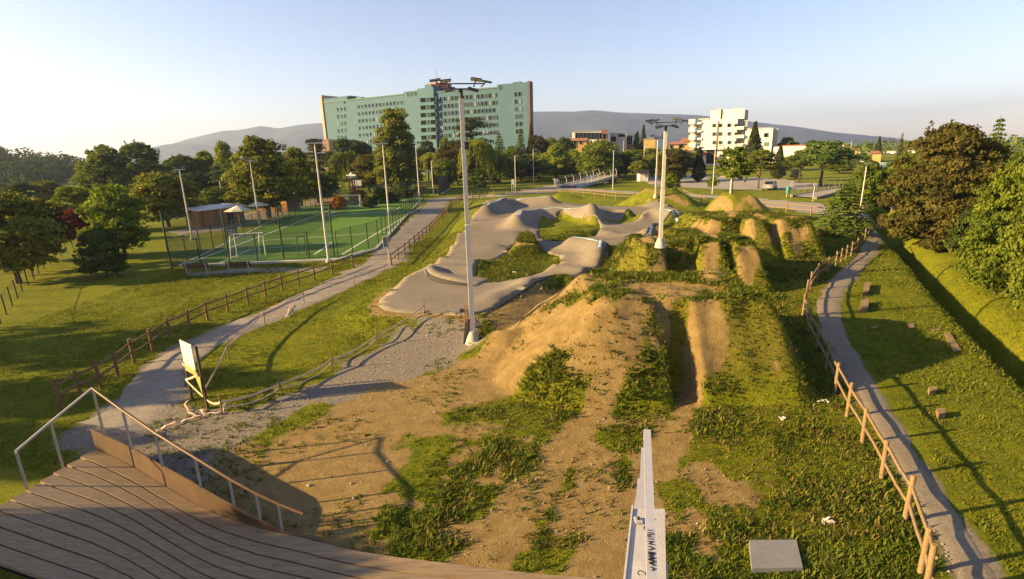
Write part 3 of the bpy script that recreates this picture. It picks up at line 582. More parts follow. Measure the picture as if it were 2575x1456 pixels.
def far_wood():
    rs = np.random.RandomState(3); px = [(-400, 362), (-60, 390), (30, 401), (70, 405), (110, 416), (170, 421), (230, 428), (300, 440)]; C, Nn, tn = [], [], []
    for i in range(430):
        t = rs.uniform(0, 1)**.6; c = rs.uniform(-380, 300); r = np.interp(c, [p[0] for p in px], [p[1] for p in px]); v = ray(c, r); P = CAM+v*(330/v[1])
        x = P[0]*(1-.25*(1-t)); y = 330-150*(1-t); z = (P[2])*(t**1.25); hgt = rs.uniform(7, 12); m = 110; s = sphere_pts(rs, m)*np.array([.33, .33, .5])*hgt*rs.uniform(.7, 1, (m, 1)); C.append(np.array([x, y, z+hgt*.35])+s); Nn.append(s); tn.append(np.clip(rs.normal(rs.uniform(.2, .8), .12, m), 0, 1))
    return leaves_mesh('far_wood', np.concatenate(C), np.concatenate(Nn), .75, np.concatenate(tn), rs)
o = link('far_wood', far_wood(), FOL['dark']); tag(o, 'hazy dark wood covering the low hill at the left', 'wood', kind='stuff')
# low belt of town greenery on the horizon, far behind the buildings
def far_belt():
    rs = np.random.RandomState(5); C, Nn, tn = [], [], []
    for i in range(420):
        px = rs.uniform(380, 2600); D = rs.uniform(300, 620); b = at_depth(px, D); hgt = rs.uniform(6, 12)*(1+.3*rs.rand()); m = 70; s = sphere_pts(rs, m)*np.array([.45, .45, .5])*hgt*rs.uniform(.75, 1, (m, 1)); C.append(np.array([b[0], b[1], hgt*.45])+s); Nn.append(s); tn.append(np.clip(rs.normal(rs.uniform(.2, .8), .12, m), 0, 1))
    return leaves_mesh('town_greenery', np.concatenate(C), np.concatenate(Nn), 1.0, np.concatenate(tn), rs)
o = link('town_greenery', far_belt(), FOL['green']); tag(o, 'far-off belt of trees in front of the hills', 'wood', kind='stuff')
# ------------------------------------------------------------------ tree planting
TG = {}
def T(*a, **k): return tree(*a, **k)
gL, gM, gR = 'trees on the left lawn', 'park trees below the tall building', 'trees around the car park'
T('round', 48, 712, 478, 215, 'olive', 'large olive leafed tree at the far left edge, its stems behind a wire fence', group=gL)
T('round', 118, 655, 500, 120, 'brown', 'brownish tree just right of the large olive tree at the left edge', group=gL)
T('sparse', -25, 690, 500, 130, 'olive', 'leafy tree cut off by the left picture edge', group=gL)
T('round', 197, 608, 524, 74, 'red', 'small red leafed tree on the left lawn', group=gL)
T('round', 206, -62, 466, 112, 'green', 'green round tree standing right behind the red one', group=gL)
T('round', 316, 648, 464, 150, 'bright', 'yellow green tree in the middle of the left lawn', group=gL)
T('bush', 268, 697, 572, 118, 'dark', 'dark dense shrub in front of the yellow green tree', 'shrub', gL, 'shrub')
T('round', 425, 570, 432, 165, 'olive', 'spreading olive green tree beside the timber kiosk', group=gL)
T('poplar', 285, -112, 364, 150, 'green', 'tall hazy poplar clump behind the left lawn, lower half of the pair', group=gL)
T('dome', 372, -114, 356, 135, 'green', 'tall rounded tree rising against the left hill ridge', group=gL)
T('round', 128, -100, 452, 74, 'olive', 'small pale round tree in front of the wooded hill', group=gL)
T('umbrella', 62, -96, 458, 90, 'dark', 'flat topped dark tree in front of the wooded hill', group=gL)
T('round', 8, -105, 462, 90, 'dark', 'dark round tree at the left edge below the wooded hill', group=gL)
T('round', 468, -128, 388, 100, 'dark', 'dark tree left of the yellowish poplar tops', group=gL)
T('poplar', 530, -132, 380, 84, 'bright', 'yellowish topped poplar behind the dark trees', group=gL)
T('poplar', 582, -130, 357, 82, 'bright', 'bright poplar just left of the big golden poplar', group=gL)
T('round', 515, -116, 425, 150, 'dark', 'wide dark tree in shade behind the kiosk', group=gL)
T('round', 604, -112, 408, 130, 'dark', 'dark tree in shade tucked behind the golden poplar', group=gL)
T('bush', 547, 528, 470, 104, 'green', 'low round green tree right behind the timber kiosk', group=gL)
T('poplar', 676, 548, 340, 190, 'olive', 'big golden poplar behind the football pitch', group=gL)
T('poplar', 757, -92, 372, 120, 'olive', 'shorter poplar joined to the right of the big golden one', group=gL)
T('cedar', 806, -125, 346, 84, 'brown', 'brown layered pine beside the left end of the tall building', group=gM)
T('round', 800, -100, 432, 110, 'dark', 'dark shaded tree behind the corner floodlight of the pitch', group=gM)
T('sparse', 836, 503, 430, 52, 'green', 'thin young green tree behind the far corner of the pitch', group=gM)
T('round', 885, -165, 347, 125, 'dark', 'broad dark tree hiding the left foot of the tall building', group=gM)
T('willow', 890, -128, 376, 84, 'willow', 'pale willow left of the tall columnar poplar', group=gM)
T('round', 930, -122, 388, 96, 'brown', 'brown green tree between the pale willow and the columnar poplar', group=gM)
T('poplar', 962, -140, 372, 66, 'olive', 'olive tree touching the columnar poplar on its left', group=gM)
T('column', 1003, 488, 272, 112, 'olive', 'very tall columnar poplar in front of the tall building', group=gM)
T('umbrella', 1078, -175, 352, 64, 'dark', 'dark round topped tree under the building windows', group=gM)
T('willow', 1090, -150, 380, 76, 'willow', 'narrow willow right of the columnar poplar', group=gM)
T('poplar', 1125, -168, 346, 60, 'green', 'green poplar below the middle of the tall building', group=gM)
T('round', 1150, -148, 352, 116, 'brown', 'brownish tree behind the nearest floodlight pole', group=gM)
T('cedar', 1190, -196, 286, 150, 'dark', 'great dark cedar in front of the tall building', group=gM)
T('willow', 1203, -140, 344, 104, 'willow', 'bright yellow weeping willow beside the floodlight pole', group=gM)
T('willow', 1258, -150, 385, 74, 'green', 'darker weeping willow right of the bright one', group=gM)
T('conifer', 1258, -188, 328, 62, 'conifer', 'conifer right of the great dark cedar', group=gM)
T('conifer', 1311, -182, 316, 54, 'conifer', 'pale conifer at the right end of the tall building', group=gM)
T('cypress', 1337, -205, 308, 26, 'brown', 'dark cypress at the right corner of the tall building', group=gM)
T('round', 1352, -196, 338, 56, 'brown', 'brown tree just past the right end of the tall building', group=gM)
T('round', 1385, -205, 346, 50, 'bright', 'small bright tree in the row right of the tall building', group=gM)
T('round', 1422, -196, 344, 62, 'dark', 'dark tree left of the low yellow houses', group=gM)
T('poplar', 1400, 452, 362, 92, 'bright', 'bright poplar standing on the meadow by the lane', group=gM)
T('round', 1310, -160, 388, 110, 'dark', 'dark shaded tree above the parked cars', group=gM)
T('round', 1355, -172, 384, 90, 'green', 'mid green tree above the parking lane', group=gM)
T('poplar', 1474, -168, 366, 52, 'willow', 'slim yellow green poplar below the low yellow house', group=gR)
T('round', 1506, -150, 350, 110, 'green', 'large green tree beside the footbridge', group=gR)
T('conifer', 1478, -190, 345, 40, 'conifer', 'slender conifer in front of the yellow house', group=gR)
T('round', 1552, -158, 380, 80, 'dark', 'dark tree behind the street lamp at the footbridge', group=gR)
T('umbrella', 1606, 455, 402, 56, 'olive', 'small round pine beside the white hut', group=gR)
T('round', 1590, -186, 376, 96, 'green', 'leafy tree behind the small round pine', group=gR)
T('round', 1640, -160, 384, 70, 'olive', 'olive tree left of the double floodlight poles', group=gR)
T('round', 1692, -132, 372, 96, 'brown', 'brownish pine with several trunks right of the double poles', group=gR)
T('cypress', 1705, -135, 364, 26, 'cypress', 'thin cypress left of the pale apartment block', group=gR)
T('cypress', 1755, 458, 370, 34, 'cypress', 'dark cypress in front of the balconies of the apartment block', group=gR)
T('cypress', 1889, -172, 306, 46, 'cypress', 'tallest cypress, at the right side of the apartment block', group=gR)
T('cypress', 1955, 452, 364, 36, 'cypress', 'dark cypress between the two umbrella pines', group=gR)
T('cypress', 1615, -240, 314, 24, 'cypress', 'far cypress beside the brick tower', group=gR)
T('poplar', 1599, -245, 330, 24, 'green', 'far pale poplar beside the far cypress', group=gR)
T('cypress', 2203, -240, 342, 17, 'cypress', 'far cypress near the right end of the hills', group=gR)
T('conifer', 2257, -190, 330, 22, 'dark', 'far dark conifer above the right hand thicket', group=gR)
T('sparse', 1840, 488, 366, 100, 'green', 'airy green tree in front of the apartment block', group=gR)
T('umbrella', 1906, 475, 374, 96, 'olive', 'umbrella pine on a bent trunk beside the silver car', group=gR)
T('umbrella', 2064, 469, 352, 158, 'conifer', 'broad umbrella pine, the largest, behind the small bridge', group=gR, seed=1)
T('umbrella', 2008, 458, 376, 80, 'green', 'smaller umbrella pine left of the largest one', group=gR)
T('round', 1975, -215, 345, 56, 'dark', 'dark tree behind the low right wing of the apartment block', group=gR)
T('umbrella', 1930, -235, 338, 34, 'dark', 'small dark pine above the roof of the low wing', group=gR)
T('umbrella', 2035, -240, 352, 50, 'dark', 'flat pine on the skyline left of the broad umbrella pine', group=gR)
T('umbrella', 2160, -170, 384, 44, 'green', 'round tree in front of the far right houses', group=gR)
T('round', 1690, 480, 436, 44, 'bright', 'small staked tree on the verge right of the double poles', group=gR)
T('sparse', 1790, 482, 440, 32, 'bright', 'slim young tree on the verge beyond the far mound', group=gR)
T('sparse', 1205, 492, 424, 62, 'dark', 'young dark tree beside the nearest floodlight pole', group=gM)
T('sparse', 1240, 474, 438, 36, 'dark', 'knee high sapling on the meadow right of the young dark tree', 'sapling', gM, 'sapling')
T('bush', 1099, 460, 424, 26, 'bright', 'small rounded bush on the lawn behind the pitch', 'shrub', gM, 'shrub')
T('bush', 2000, 450, 424, 30, 'blossom', 'cream flowering bush under the umbrella pines', 'shrub', gR, 'shrub')
for px, D, tp, w, f, lab in ((1042, 150, 392, 60, 'bright', 'light green tree filling the gap right of the columnar poplar'), (1120, 132, 398, 70, 'green', 'mid green tree left of the nearest mast'), (1240, 170, 372, 70, 'bright', 'light green tree below the right wing of the tall building'), (1290, 175, 366, 64, 'green', 'green tree before the right end of the tall building'), (1442, 172, 376, 60, 'bright', 'light green tree before the orange house'), (1535, 165, 372, 66, 'green', 'green tree before the brick tower'), (1572, 172, 378, 60, 'bright', 'light tree left of the small round pine'), (1632, 190, 372, 56, 'green', 'green tree hiding the cream wall'), (1668, 185, 378, 50, 'bright', 'light tree just right of the double masts'), (1735, 190, 384, 44, 'green', 'small tree under the yellow house'), (862, 150, 384, 60, 'green', 'green tree at the left foot of the tall building'), (985, 160, 386, 60, 'green', 'green tree tucked behind the columnar poplar'), (1462, 160, 392, 60, 'green', 'rounded tree beside the slim yellow poplar'), (2110, 150, 398, 70, 'green', 'green tree right behind the broad umbrella pine'), (1980, 170, 392, 60, 'bright', 'light tree behind the dark cypress pair')):
    T('round', px, -D, tp, w, f, lab, group='infill trees of the park belt')
gT = 'thicket on the right'
T('conifer', 2113, 590, 452, 150, 'conifer', 'bushy conifer beside the end of the dirt mounds', group=gT, trunk=True)
T('poplar', 2172, -66, 404, 96, 'green', 'leafy tree behind the bushy conifer', group=gT)
T('round', 2222, 545, 408, 96, 'dark', 'dark tree at the left end of the right thicket', group=gT)
T('round', 2262, -64, 385, 84, 'green', 'green tree peeping left of the big brownish tree', group=gT)
T('dome', 2345, 622, 308, 300, 'brown', 'huge brownish tree of the right thicket', group=gT, seed=0)
T('bush', 2290, 598, 520, 110, 'dark', 'dark undergrowth at the left foot of the huge brownish tree', 'shrub', gT, 'shrub')
T('bush', 2368, 630, 540, 130, 'brown', 'brownish undergrowth below the huge brownish tree', 'shrub', gT, 'shrub')
T('bush', 2440, 640, 520, 120, 'dark', 'dark undergrowth between the brownish tree and the right edge', 'shrub', gT, 'shrub')
T('bush', 2500, 740, 600, 150, 'green', 'green undergrowth at the foot of the right edge tree', 'shrub', gT, 'shrub')
T('conifer', 2472, -66, 286, 84, 'conifer', 'pointed conifer rising behind the huge brownish tree', group=gT)
T('round', 2440, -56, 352, 170, 'green', 'green tree between the brownish tree and the right edge', group=gT)
T('dome', 2535, 735, 372, 260, 'green', 'bright green leafy tree at the right edge', group=gT, seed=1)
T('dome', 2660, 830, 330, 280, 'green', 'green tree cut by the right picture edge', group=gT, seed=2)
T('cedar', 2570, -58, 318, 90, 'dark', 'dark pine tip at the upper right edge', group=gT)
T('bush', 2200, 556, 520, 60, 'bright', 'low bright bush at the foot of the right thicket', 'shrub', gT, 'shrub')
for i, (px, by, tp, w, f, lab) in enumerate([(852, 527, 492, 50, 'orange', 'rusty bush behind the far goal, left of it'), (905, 512, 478, 60, 'orange', 'rusty bush right behind the far goal'), (958, 512, 470, 46, 'conifer', 'green conifer bush behind the pitch, right of the rusty ones'), (985, 508, 484, 50, 'dark', 'dark bush at the far right corner of the pitch'), (1025, 497, 472, 60, 'dark', 'dark hedge bush along the far pitch end'), (1058, 487, 468, 44, 'orange', 'rusty hedge bush beside the tall dark screen'), (930, 522, 494, 44, 'dark', 'dark low bush just right of the far goal')]):
    T('bush', px, by, tp, w, f, lab, 'shrub', 'shrubs behind the pitch', 'shrub')
# trees that stand just outside the picture on the left and throw the long shadows; the last is added to shade the deck
for i, (x, y, hgt, w, kind, lab) in enumerate([(-27, -.3, 12.5, 8, 'sparse', 'airy tree outside the left edge, nearest the ramp'), (-40, 8.5, 10, 5.5, 'sparse', 'airy tree outside the left edge, second from the ramp'), (-36, 13.5, 9.5, 5, 'sparse', 'airy tree outside the left edge, third from the ramp'), (-17, -1.5, 9, 6, 'round', 'round tree outside the left edge behind the ramp'), (-46, 18, 11, 8, 'sparse', 'airy tree outside the left edge, beside the lawn'), (-20.5, 5.6, 6.2, 5, 'round', 'low round tree added outside the left edge to shade the ramp deck')]):
    me, tm = tree_meshes(kind, i % 3); o = empty('tree', (x, y, H1(x, y)), i*1.3); o.scale = (w/WID[kind], w/WID[kind], hgt); tag(o, lab, 'tree', 'trees outside the left edge')
    link('crown', me, None, o) if len(me.materials) else link('crown', me, FOL['green'], o); link('trunk', tm, BARK, o)
# ------------------------------------------------------------------ haze
hz = MB().box(((gx[0]+gx[-1])/2, (gy[0]+gy[-1])/2, 195), (gx[-1]-gx[0]+60, gy[-1]-gy[0]+60, 410)).build('haze', None); hz.location = (0, 0, 0); tag(hz, 'thin evening haze in the air', 'haze', kind='stuff')
hm = bpy.data.materials.new('haze'); hm.use_nodes = True; nt = hm.node_tree; nt.nodes.remove(nt.nodes['Principled BSDF']); pv = nt.nodes.new('ShaderNodeVolumePrincipled'); pv.inputs['Color'].default_value = (.50, .64, 1.0, 1); pv.inputs['Density'].default_value = .00017; pv.inputs['Anisotropy'].default_value = .35
nt.links.new(pv.outputs[0], nt.nodes['Material Output'].inputs['Volume']); hz.data.materials.append(hm)
# ------------------------------------------------------------------ buildings
TEAL = mat('teal render', (.066, .136, .185), .85, .13, .25, c2=(.055, .115, .158)); TEALD = mat('dark teal joint', (.10, .17, .16), .8)
PINK = mat('pink render', (.50, .30, .22), .85, .1, .5); ROSE = mat('red brown render', (.34, .13, .09), .85, .1, .4)
GLASSD = mat('dark window glass', (.008, .011, .013), .9, spec=0.); GLASSB = mat('half drawn blind', (.035, .052, .056), .8, spec=0.); GLASSL = mat('pale drawn blind', (.13, .17, .17), .7)
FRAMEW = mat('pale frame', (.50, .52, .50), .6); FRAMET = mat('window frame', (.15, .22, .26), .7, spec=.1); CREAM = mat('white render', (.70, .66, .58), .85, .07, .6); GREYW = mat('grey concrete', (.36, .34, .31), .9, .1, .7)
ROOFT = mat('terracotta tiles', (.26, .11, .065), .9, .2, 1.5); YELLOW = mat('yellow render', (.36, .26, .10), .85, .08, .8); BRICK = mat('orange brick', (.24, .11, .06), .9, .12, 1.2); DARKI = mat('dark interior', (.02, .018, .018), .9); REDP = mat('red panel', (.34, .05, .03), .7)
class Wing:     # vertical facade plane between two picture columns at given distances
    def __init__(s, pa, Da, pb, Db):
        A = at_depth(pa, Da); B = at_depth(pb, Db); s.a = np.array(A[:2]); s.b = np.array(B[:2]); s.u = (s.b-s.a); s.L = np.hypot(*s.u); s.u /= s.L; s.n = np.array([s.u[1], -s.u[0]]); s.rz = math.atan2(s.u[1], s.u[0])
        if s.n@(-s.a) < 0: s.n = -s.n
    def hit(s, px, row):
        v = ray(px, row); t = (s.a@s.n)/(v[:2]@s.n); P = CAM+v*t; return (P[:2]-s.a)@s.u, P[2]
    def pt(s, d, z, out=0.): p = s.a+s.u*d+s.n*out; return (p[0], p[1], z)
    def slab(s, mb, d0, d1, z0, z1, depth, out=0.):
        c = s.pt((d0+d1)/2, (z0+z1)/2, out-depth/2); mb.box(c, (abs(d1-d0), depth, z1-z0), s.rz); return mb
def win_mesh(w, h, key, glass):
    k = ('win', key)
    if k not in TREE_ME:
        f = MB(); t = .06; f.box((-w/2-t/2, -.04, 0), (t, .12, h+2*t)); f.box((w/2+.07, -.08, 0), (.14, .2, h+2*t)); f.box((0, -.04, h/2+t/2), (w, .12, t)); f.box((0, -.07, -h/2-t/2), (w, .18, t))
        p = MB().box((0, -.01, 0), (w, .04, h)); TREE_ME[k] = (f.mesh('window'), p.mesh('pane')); TREE_ME[k][0].materials.append(FRAMET); TREE_ME[k][1].materials.append(GLASSD)
    return TREE_ME[k]
PANES = {}
def window(parent, wing, d, z, w, h, key, glass=None):
    fm, pm = win_mesh(w, h, key, glass); g = glass or GLASSD; pk = (key, g.name)
    if pk not in PANES:
        m2 = pm.copy(); m2.materials.clear(); m2.materials.append(g); PANES[pk] = m2
    o = link('window', fm, None, parent); o.location = wing.pt(d, z, .02); o.rotation_euler = (0, 0, wing.rz); link('pane', PANES[pk], None, o); return o
HX = lambda zx: (840+zx*.22524)*.958
HY = lambda zy: (200+zy*.22524)*.958
def hospital():
    root = empty('tall_building', (0, 0, 0)); tag(root, 'long teal slab building of many storeys with rows of windows', 'building')
    WL = Wing(833, 289, 1105, 250); WR = Wing(1105, 250, 1331, 233); rnd = random.Random(4); GL = [GLASSD]*7+[GLASSB]*3+[GLASSL]
    # walls
    w = MB(); Dp = 15
    zr = WL.hit(HX(900), HY(222))[1]
    WL.slab(w, 0, WL.hit(HX(340), 300)[0], -2, WL.hit(HX(270), HY(240))[1], Dp); WL.slab(w, WL.hit(HX(340), 300)[0], WL.hit(HX(1003), 300)[0], -2, zr, Dp)
    z2 = WL.hit(HX(1090), HY(170))[1]; WL.slab(w, WL.hit(HX(1003), 300)[0], WL.hit(HX(1175), 300)[0], -2, z2, Dp+.4, .2)
    z3 = WL.hit(HX(1270), HY(135))[1]; WL.slab(w, WL.hit(HX(1175), 300)[0], WL.L+.3, -2, z3, Dp+1.6, 1.1)
    w.build('wall', TEAL, root)
    w = MB(); zq = WR.hit(HX(1900), HY(150))[1]; WR.slab(w, 0, WR.hit(HX(2082), 300)[0], -2, zq, 5); z4 = WR.hit(HX(2200), HY(88))[1]; WR.slab(w, WR.hit(HX(2082), 300)[0], WR.L, -2, z4, 5, .5)
    wr = w.build('wall', TEAL, root); wr['label'] = 'right hand wing in cooler light'
    for wing, segs in ((WL, [(0, WL.hit(HX(1003), 300)[0], zr)]), (WR, [(0, WR.hit(HX(2082), 300)[0], zq)])):
        for a, b_, z in segs: wing.slab(MB(), a, b_, z, z+.5, Dp+.6, .3).build('parapet', TEALD, root)
    jm = MB()
    for i in range(1, 9):
        for wing, z0 in ((WL, zr), (WR, zq)): wing.slab(jm, 1, wing.L-1.5, z0-.9-3.42*i, z0-.78-3.42*i, .1, .06 if wing is WR else .06)
    jm.build('string_course', TEALD, root)
    WL.slab(MB(), -1.6, 0, -2, WL.hit(HX(150), HY(205))[1], Dp+1.5, .6).build('end_tower', PINK, root)
    WR.slab(MB(), WR.L, WR.L+1.1, -2, WR.hit(HX(2420), HY(58))[1], 4, .6).build('end_tower', mat('mauve render', (.10, .085, .09), .85), root)
    WL.slab(MB(), WL.hit(HX(1220), 300)[0], WL.L+1, z3, WL.hit(HX(1300), HY(66))[1], 9, -3).build('plant_room', ROSE, root)
    WL.slab(MB(), WL.hit(HX(1255), 300)[0], WL.L-1, z3, z3+1.4, 5, .6).build('roof_parapet', TEAL, root)
    WL.slab(MB(), WL.hit(HX(205), 300)[0], WL.hit(HX(335), 300)[0], WL.hit(HX(270), HY(240))[1], WL.hit(HX(270), HY(226))[1], 7, -2).build('roof_block', TEAL, root); WL.slab(MB(), WL.hit(HX(395), 300)[0], WL.hit(HX(450), 300)[0], zr, zr+1.6, 6, -3).build('roof_block', TEALD, root)
    WR.slab(MB(), WR.hit(HX(2262), 300)[0], WR.hit(HX(2350), 300)[0], z4, WR.hit(HX(2300), HY(66))[1], 6, .5).build('roof_block', TEAL, root)
    p = WL.pt(WL.L-.5, z3+4, -3); MB().tube([(p[0], p[1], z3), (p[0], p[1], z3+9)], [.2, .06], 6).build('aerial', GREYW, root)
    for r in range(6):
        for c in range(3):
            zx = 208+41*c+2.2*r; zy = 390+r*82.5-c*4
            d, z = WL.hit(HX(zx), HY(zy)); window(root, WL, d, z, 1.05, 1.7, 'h', rnd.choice(GL))
        if r < 6:
            for c in range(18):
                zx = 450+41.6*c+4*r; zy = 358+r*83.5-(zx-450)*.098
                if zx > 1172: continue
                d, z = WL.hit(HX(zx), HY(zy)); window(root, WL, d, z, 1.05, 1.7, 'h', rnd.choice(GL))
        for zx, ww in ((1220, 3.4), (1278, .9), (1335, 3.4)):
            zy = 277+r*87+(1278-zx)*.06; d, z = WL.hit(HX(zx+r*2.2), HY(zy)); o = window(root, WL, d, z, ww, 1.9, 'hw%.1f' % ww, GLASSD); o.location = WL.pt(d, z, 1.13)
        for c in range(17):
            zx = 1410+43.8*c+3*r; zy = 266+r*86-(zx-1410)*.068; d, z = WR.hit(HX(zx), HY(zy)); window(root, WR, d, z, 1.05, 1.7, 'h', rnd.choice(GL))
        for zx in (2285, 2331):
            zy = 212+r*86.5-(zx-2285)*.05; d, z = WR.hit(HX(zx+r*3.4), HY(zy)); o = window(root, WR, d, z, 1.05, 1.7, 'h', rnd.choice(GL)); o.location = WR.pt(d, z, .53)
    for zx in (1030, 1073, 1116, 1158): d, z = WL.hit(HX(zx), HY(212-(zx-1030)*.09)); o = window(root, WL, d, z, 1.05, 1.7, 'h', GLASSB); o.location = WL.pt(d, z, .22)
    d, z = WL.hit(HX(285), HY(298)); window(root, WL, d, z, 1.05, 1.7, 'h', GLASSD)
    d, z = WR.hit(HX(2105), HY(133)); window(root, WR, d, z, 1.05, 1.7, 'h', GLASSB).location = WR.pt(d, z, .53)
    # low lit annexe at the left foot
    A = Wing(790, 262, 836, 262); d0, z0 = A.hit(812, 350); A.slab(MB(), A.hit(808, 350)[0], A.L, -1, z0, 12).build('annexe', PINK, root)
hospital()
class Front:    # facade parallel to the picture at distance D
    def __init__(s, D, rz=0.): s.D = D; s.rz = 0.
    def at(s, px, row): v = ray(px, row); return CAM+v*(s.D/v[1])
    def box(s, mb, p0, p1, r0, r1, depth, out=0., base=None):
        a = s.at((p0+p1)/2, r0)[2]; b = s.at((p0+p1)/2, r1)[2] if base is None else base; m = (r0+r1)/2; x0 = s.at(p0, m)[0]; x1 = s.at(p1, m)[0]
        mb.box(((x0+x1)/2, s.D-out+depth/2, (a+b)/2), (x1-x0, depth, a-b)); return mb
    def window(s, parent, px, row, w, h, key, glass=GLASSD, out=0.):
        p = s.at(px, row); fm, pm = win_mesh(w, h, key, glass); o = link('window', fm, None, parent); o.location = (p[0], s.D-out-.02, p[2]); pk = (key, glass.name)
        if pk not in PANES: m2 = pm.copy(); m2.materials.clear(); m2.materials.append(glass); PANES[pk] = m2
        link('pane', PANES[pk], None, o); return o
    def gable(s, mb, p0, p1, r_eave, r_ridge, depth, over=.5, hip=False):
        m = r_eave; a = s.at(p0, m); b = s.at(p1, m); zt = s.at((p0+p1)/2, r_ridge)[2]; z = a[2]*.5+b[2]*.5; x0, x1 = a[0]-over, b[0]+over; y0, y1 = s.D-over, s.D+depth+over; k = (x1-x0)*.25 if hip else 0
        ym = (y0+y1)/2; mb.add([(x0, y0, z), (x1, y0, z), (x1, y1, z), (x0, y1, z), (x0+k, ym, zt), (x1-k, ym, zt)], [(0, 1, 5, 4), (2, 3, 4, 5), (1, 2, 5), (3, 0, 4), (3, 2, 1, 0)]); return mb
AX = lambda zx: 1705.2+zx*.1316
AY = lambda zy: 249.1+zy*.1316
def face_camera(root):
    pts = [root.matrix_world @ Vector(c) for ch in root.children if ch.type == 'MESH' and ch.name.split('.')[0] != 'window' for c in ch.bound_box]; x = (min(p.x for p in pts)+max(p.x for p in pts))/2; y = min(p.y for p in pts)+4
    for ch in root.children: ch.location = ch.location-Vector((x, y, 0))
    root.location = (x, y, 0); root.rotation_euler = (0, 0, -math.atan2(x, y))
def apartments():
    f = Front(214); root = empty('apartment_block', (0, 0, 0)); tag(root, 'cream white apartment block with cube balconies and a blind roof storey', 'building')
    f.box(MB(), AX(555), AX(1190), AY(375), AY(960), 14, 0).build('wall', CREAM, root)
    f.box(MB(), AX(600), AX(1190), AY(960), 420, 12.5, -1.5, base=0).build('wall', CREAM, root)
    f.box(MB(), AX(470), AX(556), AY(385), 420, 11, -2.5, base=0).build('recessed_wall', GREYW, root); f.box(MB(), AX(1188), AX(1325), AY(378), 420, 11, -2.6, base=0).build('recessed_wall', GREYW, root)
    f.box(MB(), AX(720), AX(1330), AY(185), AY(377), 10, -1).build('roof_storey', CREAM, root); f.box(MB(), AX(908), AX(936), AY(182), AY(372), .3, -.85).build('slit', DARKI, root); f.box(MB(), AX(1332), AX(1392), AY(200), AY(540), 9, -2).build('stair_tower', GREYW, root)
    f.box(MB(), AX(832), AX(862), AY(410), AY(960), .25, .12).build('downpipe_recess', mat('brown stone', (.17, .12, .09), .8), root)
    for k, zy in enumerate((360, 520, 672, 832)):
        f.box(MB(), AX(320), AX(440), AY(zy), AY(zy+95), 3, 1.2).build('balcony', CREAM, root); f.box(MB(), AX(440), AX(556), AY(zy+60), AY(zy+100), 3.2, .6).build('balcony', CREAM, root)
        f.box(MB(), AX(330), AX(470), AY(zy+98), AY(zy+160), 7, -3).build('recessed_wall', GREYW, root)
    for k, zy in enumerate((470, 632, 800)):
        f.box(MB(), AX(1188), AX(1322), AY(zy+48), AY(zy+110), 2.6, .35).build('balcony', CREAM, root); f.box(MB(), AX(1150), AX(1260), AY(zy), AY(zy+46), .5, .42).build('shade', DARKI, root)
    f.box(MB(), AX(640), AX(820), AY(958), 412, .4, -1.3).build('porch', DARKI, root); f.box(MB(), AX(525), AX(650), AY(1020), AY(1075), 2, 1).build('porch_canopy', REDP, root); f.box(MB(), AX(775), AX(840), AY(1050), AY(1180), .5, .3).build('porch_screen', BRICK, root)
    for zy in (492, 658, 826):
        for zx in (784, 897, 1056): f.window(root, AX(zx), AY(zy), 1.15, 1.3, 'ap', GLASSB if (zx+zy) % 3 else GLASSD)
    f.box(MB(), AX(490), AX(690), AY(340), AY(372), 6, -2).build('roof_slab', GREYW, root)
    for zx, zt in ((865, 130), (1170, 128)): p = f.at(AX(zx), AY(180)); q = f.at(AX(zx), AY(zt)); MB().box((p[0], 218, (p[2]+q[2])/2), (1.1, 1.1, q[2]-p[2])).build('chimney', GREYW, root)
    # right wing
    f.box(MB(), AX(1322), AX(1790), AY(558), 420, 16, -.6, base=0).build('wing', CREAM, root); f.box(MB(), AX(1318), AX(1796), AY(548), AY(560), 16.6, -.3).build('wing_parapet', GREYW, root); f.box(MB(), AX(1790), AX(1882), AY(565), 420, 12, -4, base=0).build('wing_return', GREYW, root)
    for zy in (690, 862): f.window(root, AX(1700), AY(zy), 1.35, 1.5, 'ap2', GLASSD if zy < 800 else GLASSL, -.6)
    f.box(MB(), AX(1800), AX(2340), AY(906), 425, 14, -1.2, base=0).build('low_hall', CREAM, root); f.box(MB(), AX(1880), AX(2345), AY(880), AY(905), 14, -3).build('low_roof', ROSE, root)
    f.box(MB(), AX(1805), AX(1860), AY(992), AY(1130), .2, -1.15).build('door', GREYW, root)
    face_camera(root)
apartments()
BX = lambda zx: 1379.5+.1488*zx
BY = lambda zy: 306.6+.1488*zy
def house(name, label, D, p0, p1, r_eave, r_ridge, wallm, roofm, wins=(), hip=True, depth=9, base=0.):
    f = Front(D); root = empty(name, (0, 0, 0)); tag(root, label, 'building'); f.box(MB(), p0, p1, r_eave, 430, depth, 0, base=base).build('wall', wallm, root)
    if r_ridge is not None: f.gable(MB(), p0, p1, r_eave, r_ridge, depth, .6, hip).build('roof', roofm, root)
    else: f.box(MB(), p0-.6, p1+.6, r_eave-1.2, r_eave, depth+.4, .3).build('roof', roofm, root)
    for px, row, w, h in wins: f.window(root, px, row, w, h, 'hs%.1f%.1f' % (w, h), GLASSD)
    face_camera(root); return root
house('yellow_house', 'small yellow house with brown hipped roof left of the apartment block', 200, BX(2225), BX(2365), BY(375), BY(322), YELLOW, ROOFT, [(BX(2300), BY(400), 1, 1.4), (BX(2300), BY(505), 1, 1.4)])
house('brown_roofed_house', 'low house with a wide brown roof behind the double poles', 215, BX(2075), BX(2230), BY(378), BY(330), YELLOW, ROOFT, [(BX(2120), BY(420), 1, 1.2)])
house('tiled_house', 'house with a tall terracotta roof beside the apartment balconies', 235, BX(2270), BX(2480), BY(330), BY(262), YELLOW, ROOFT)
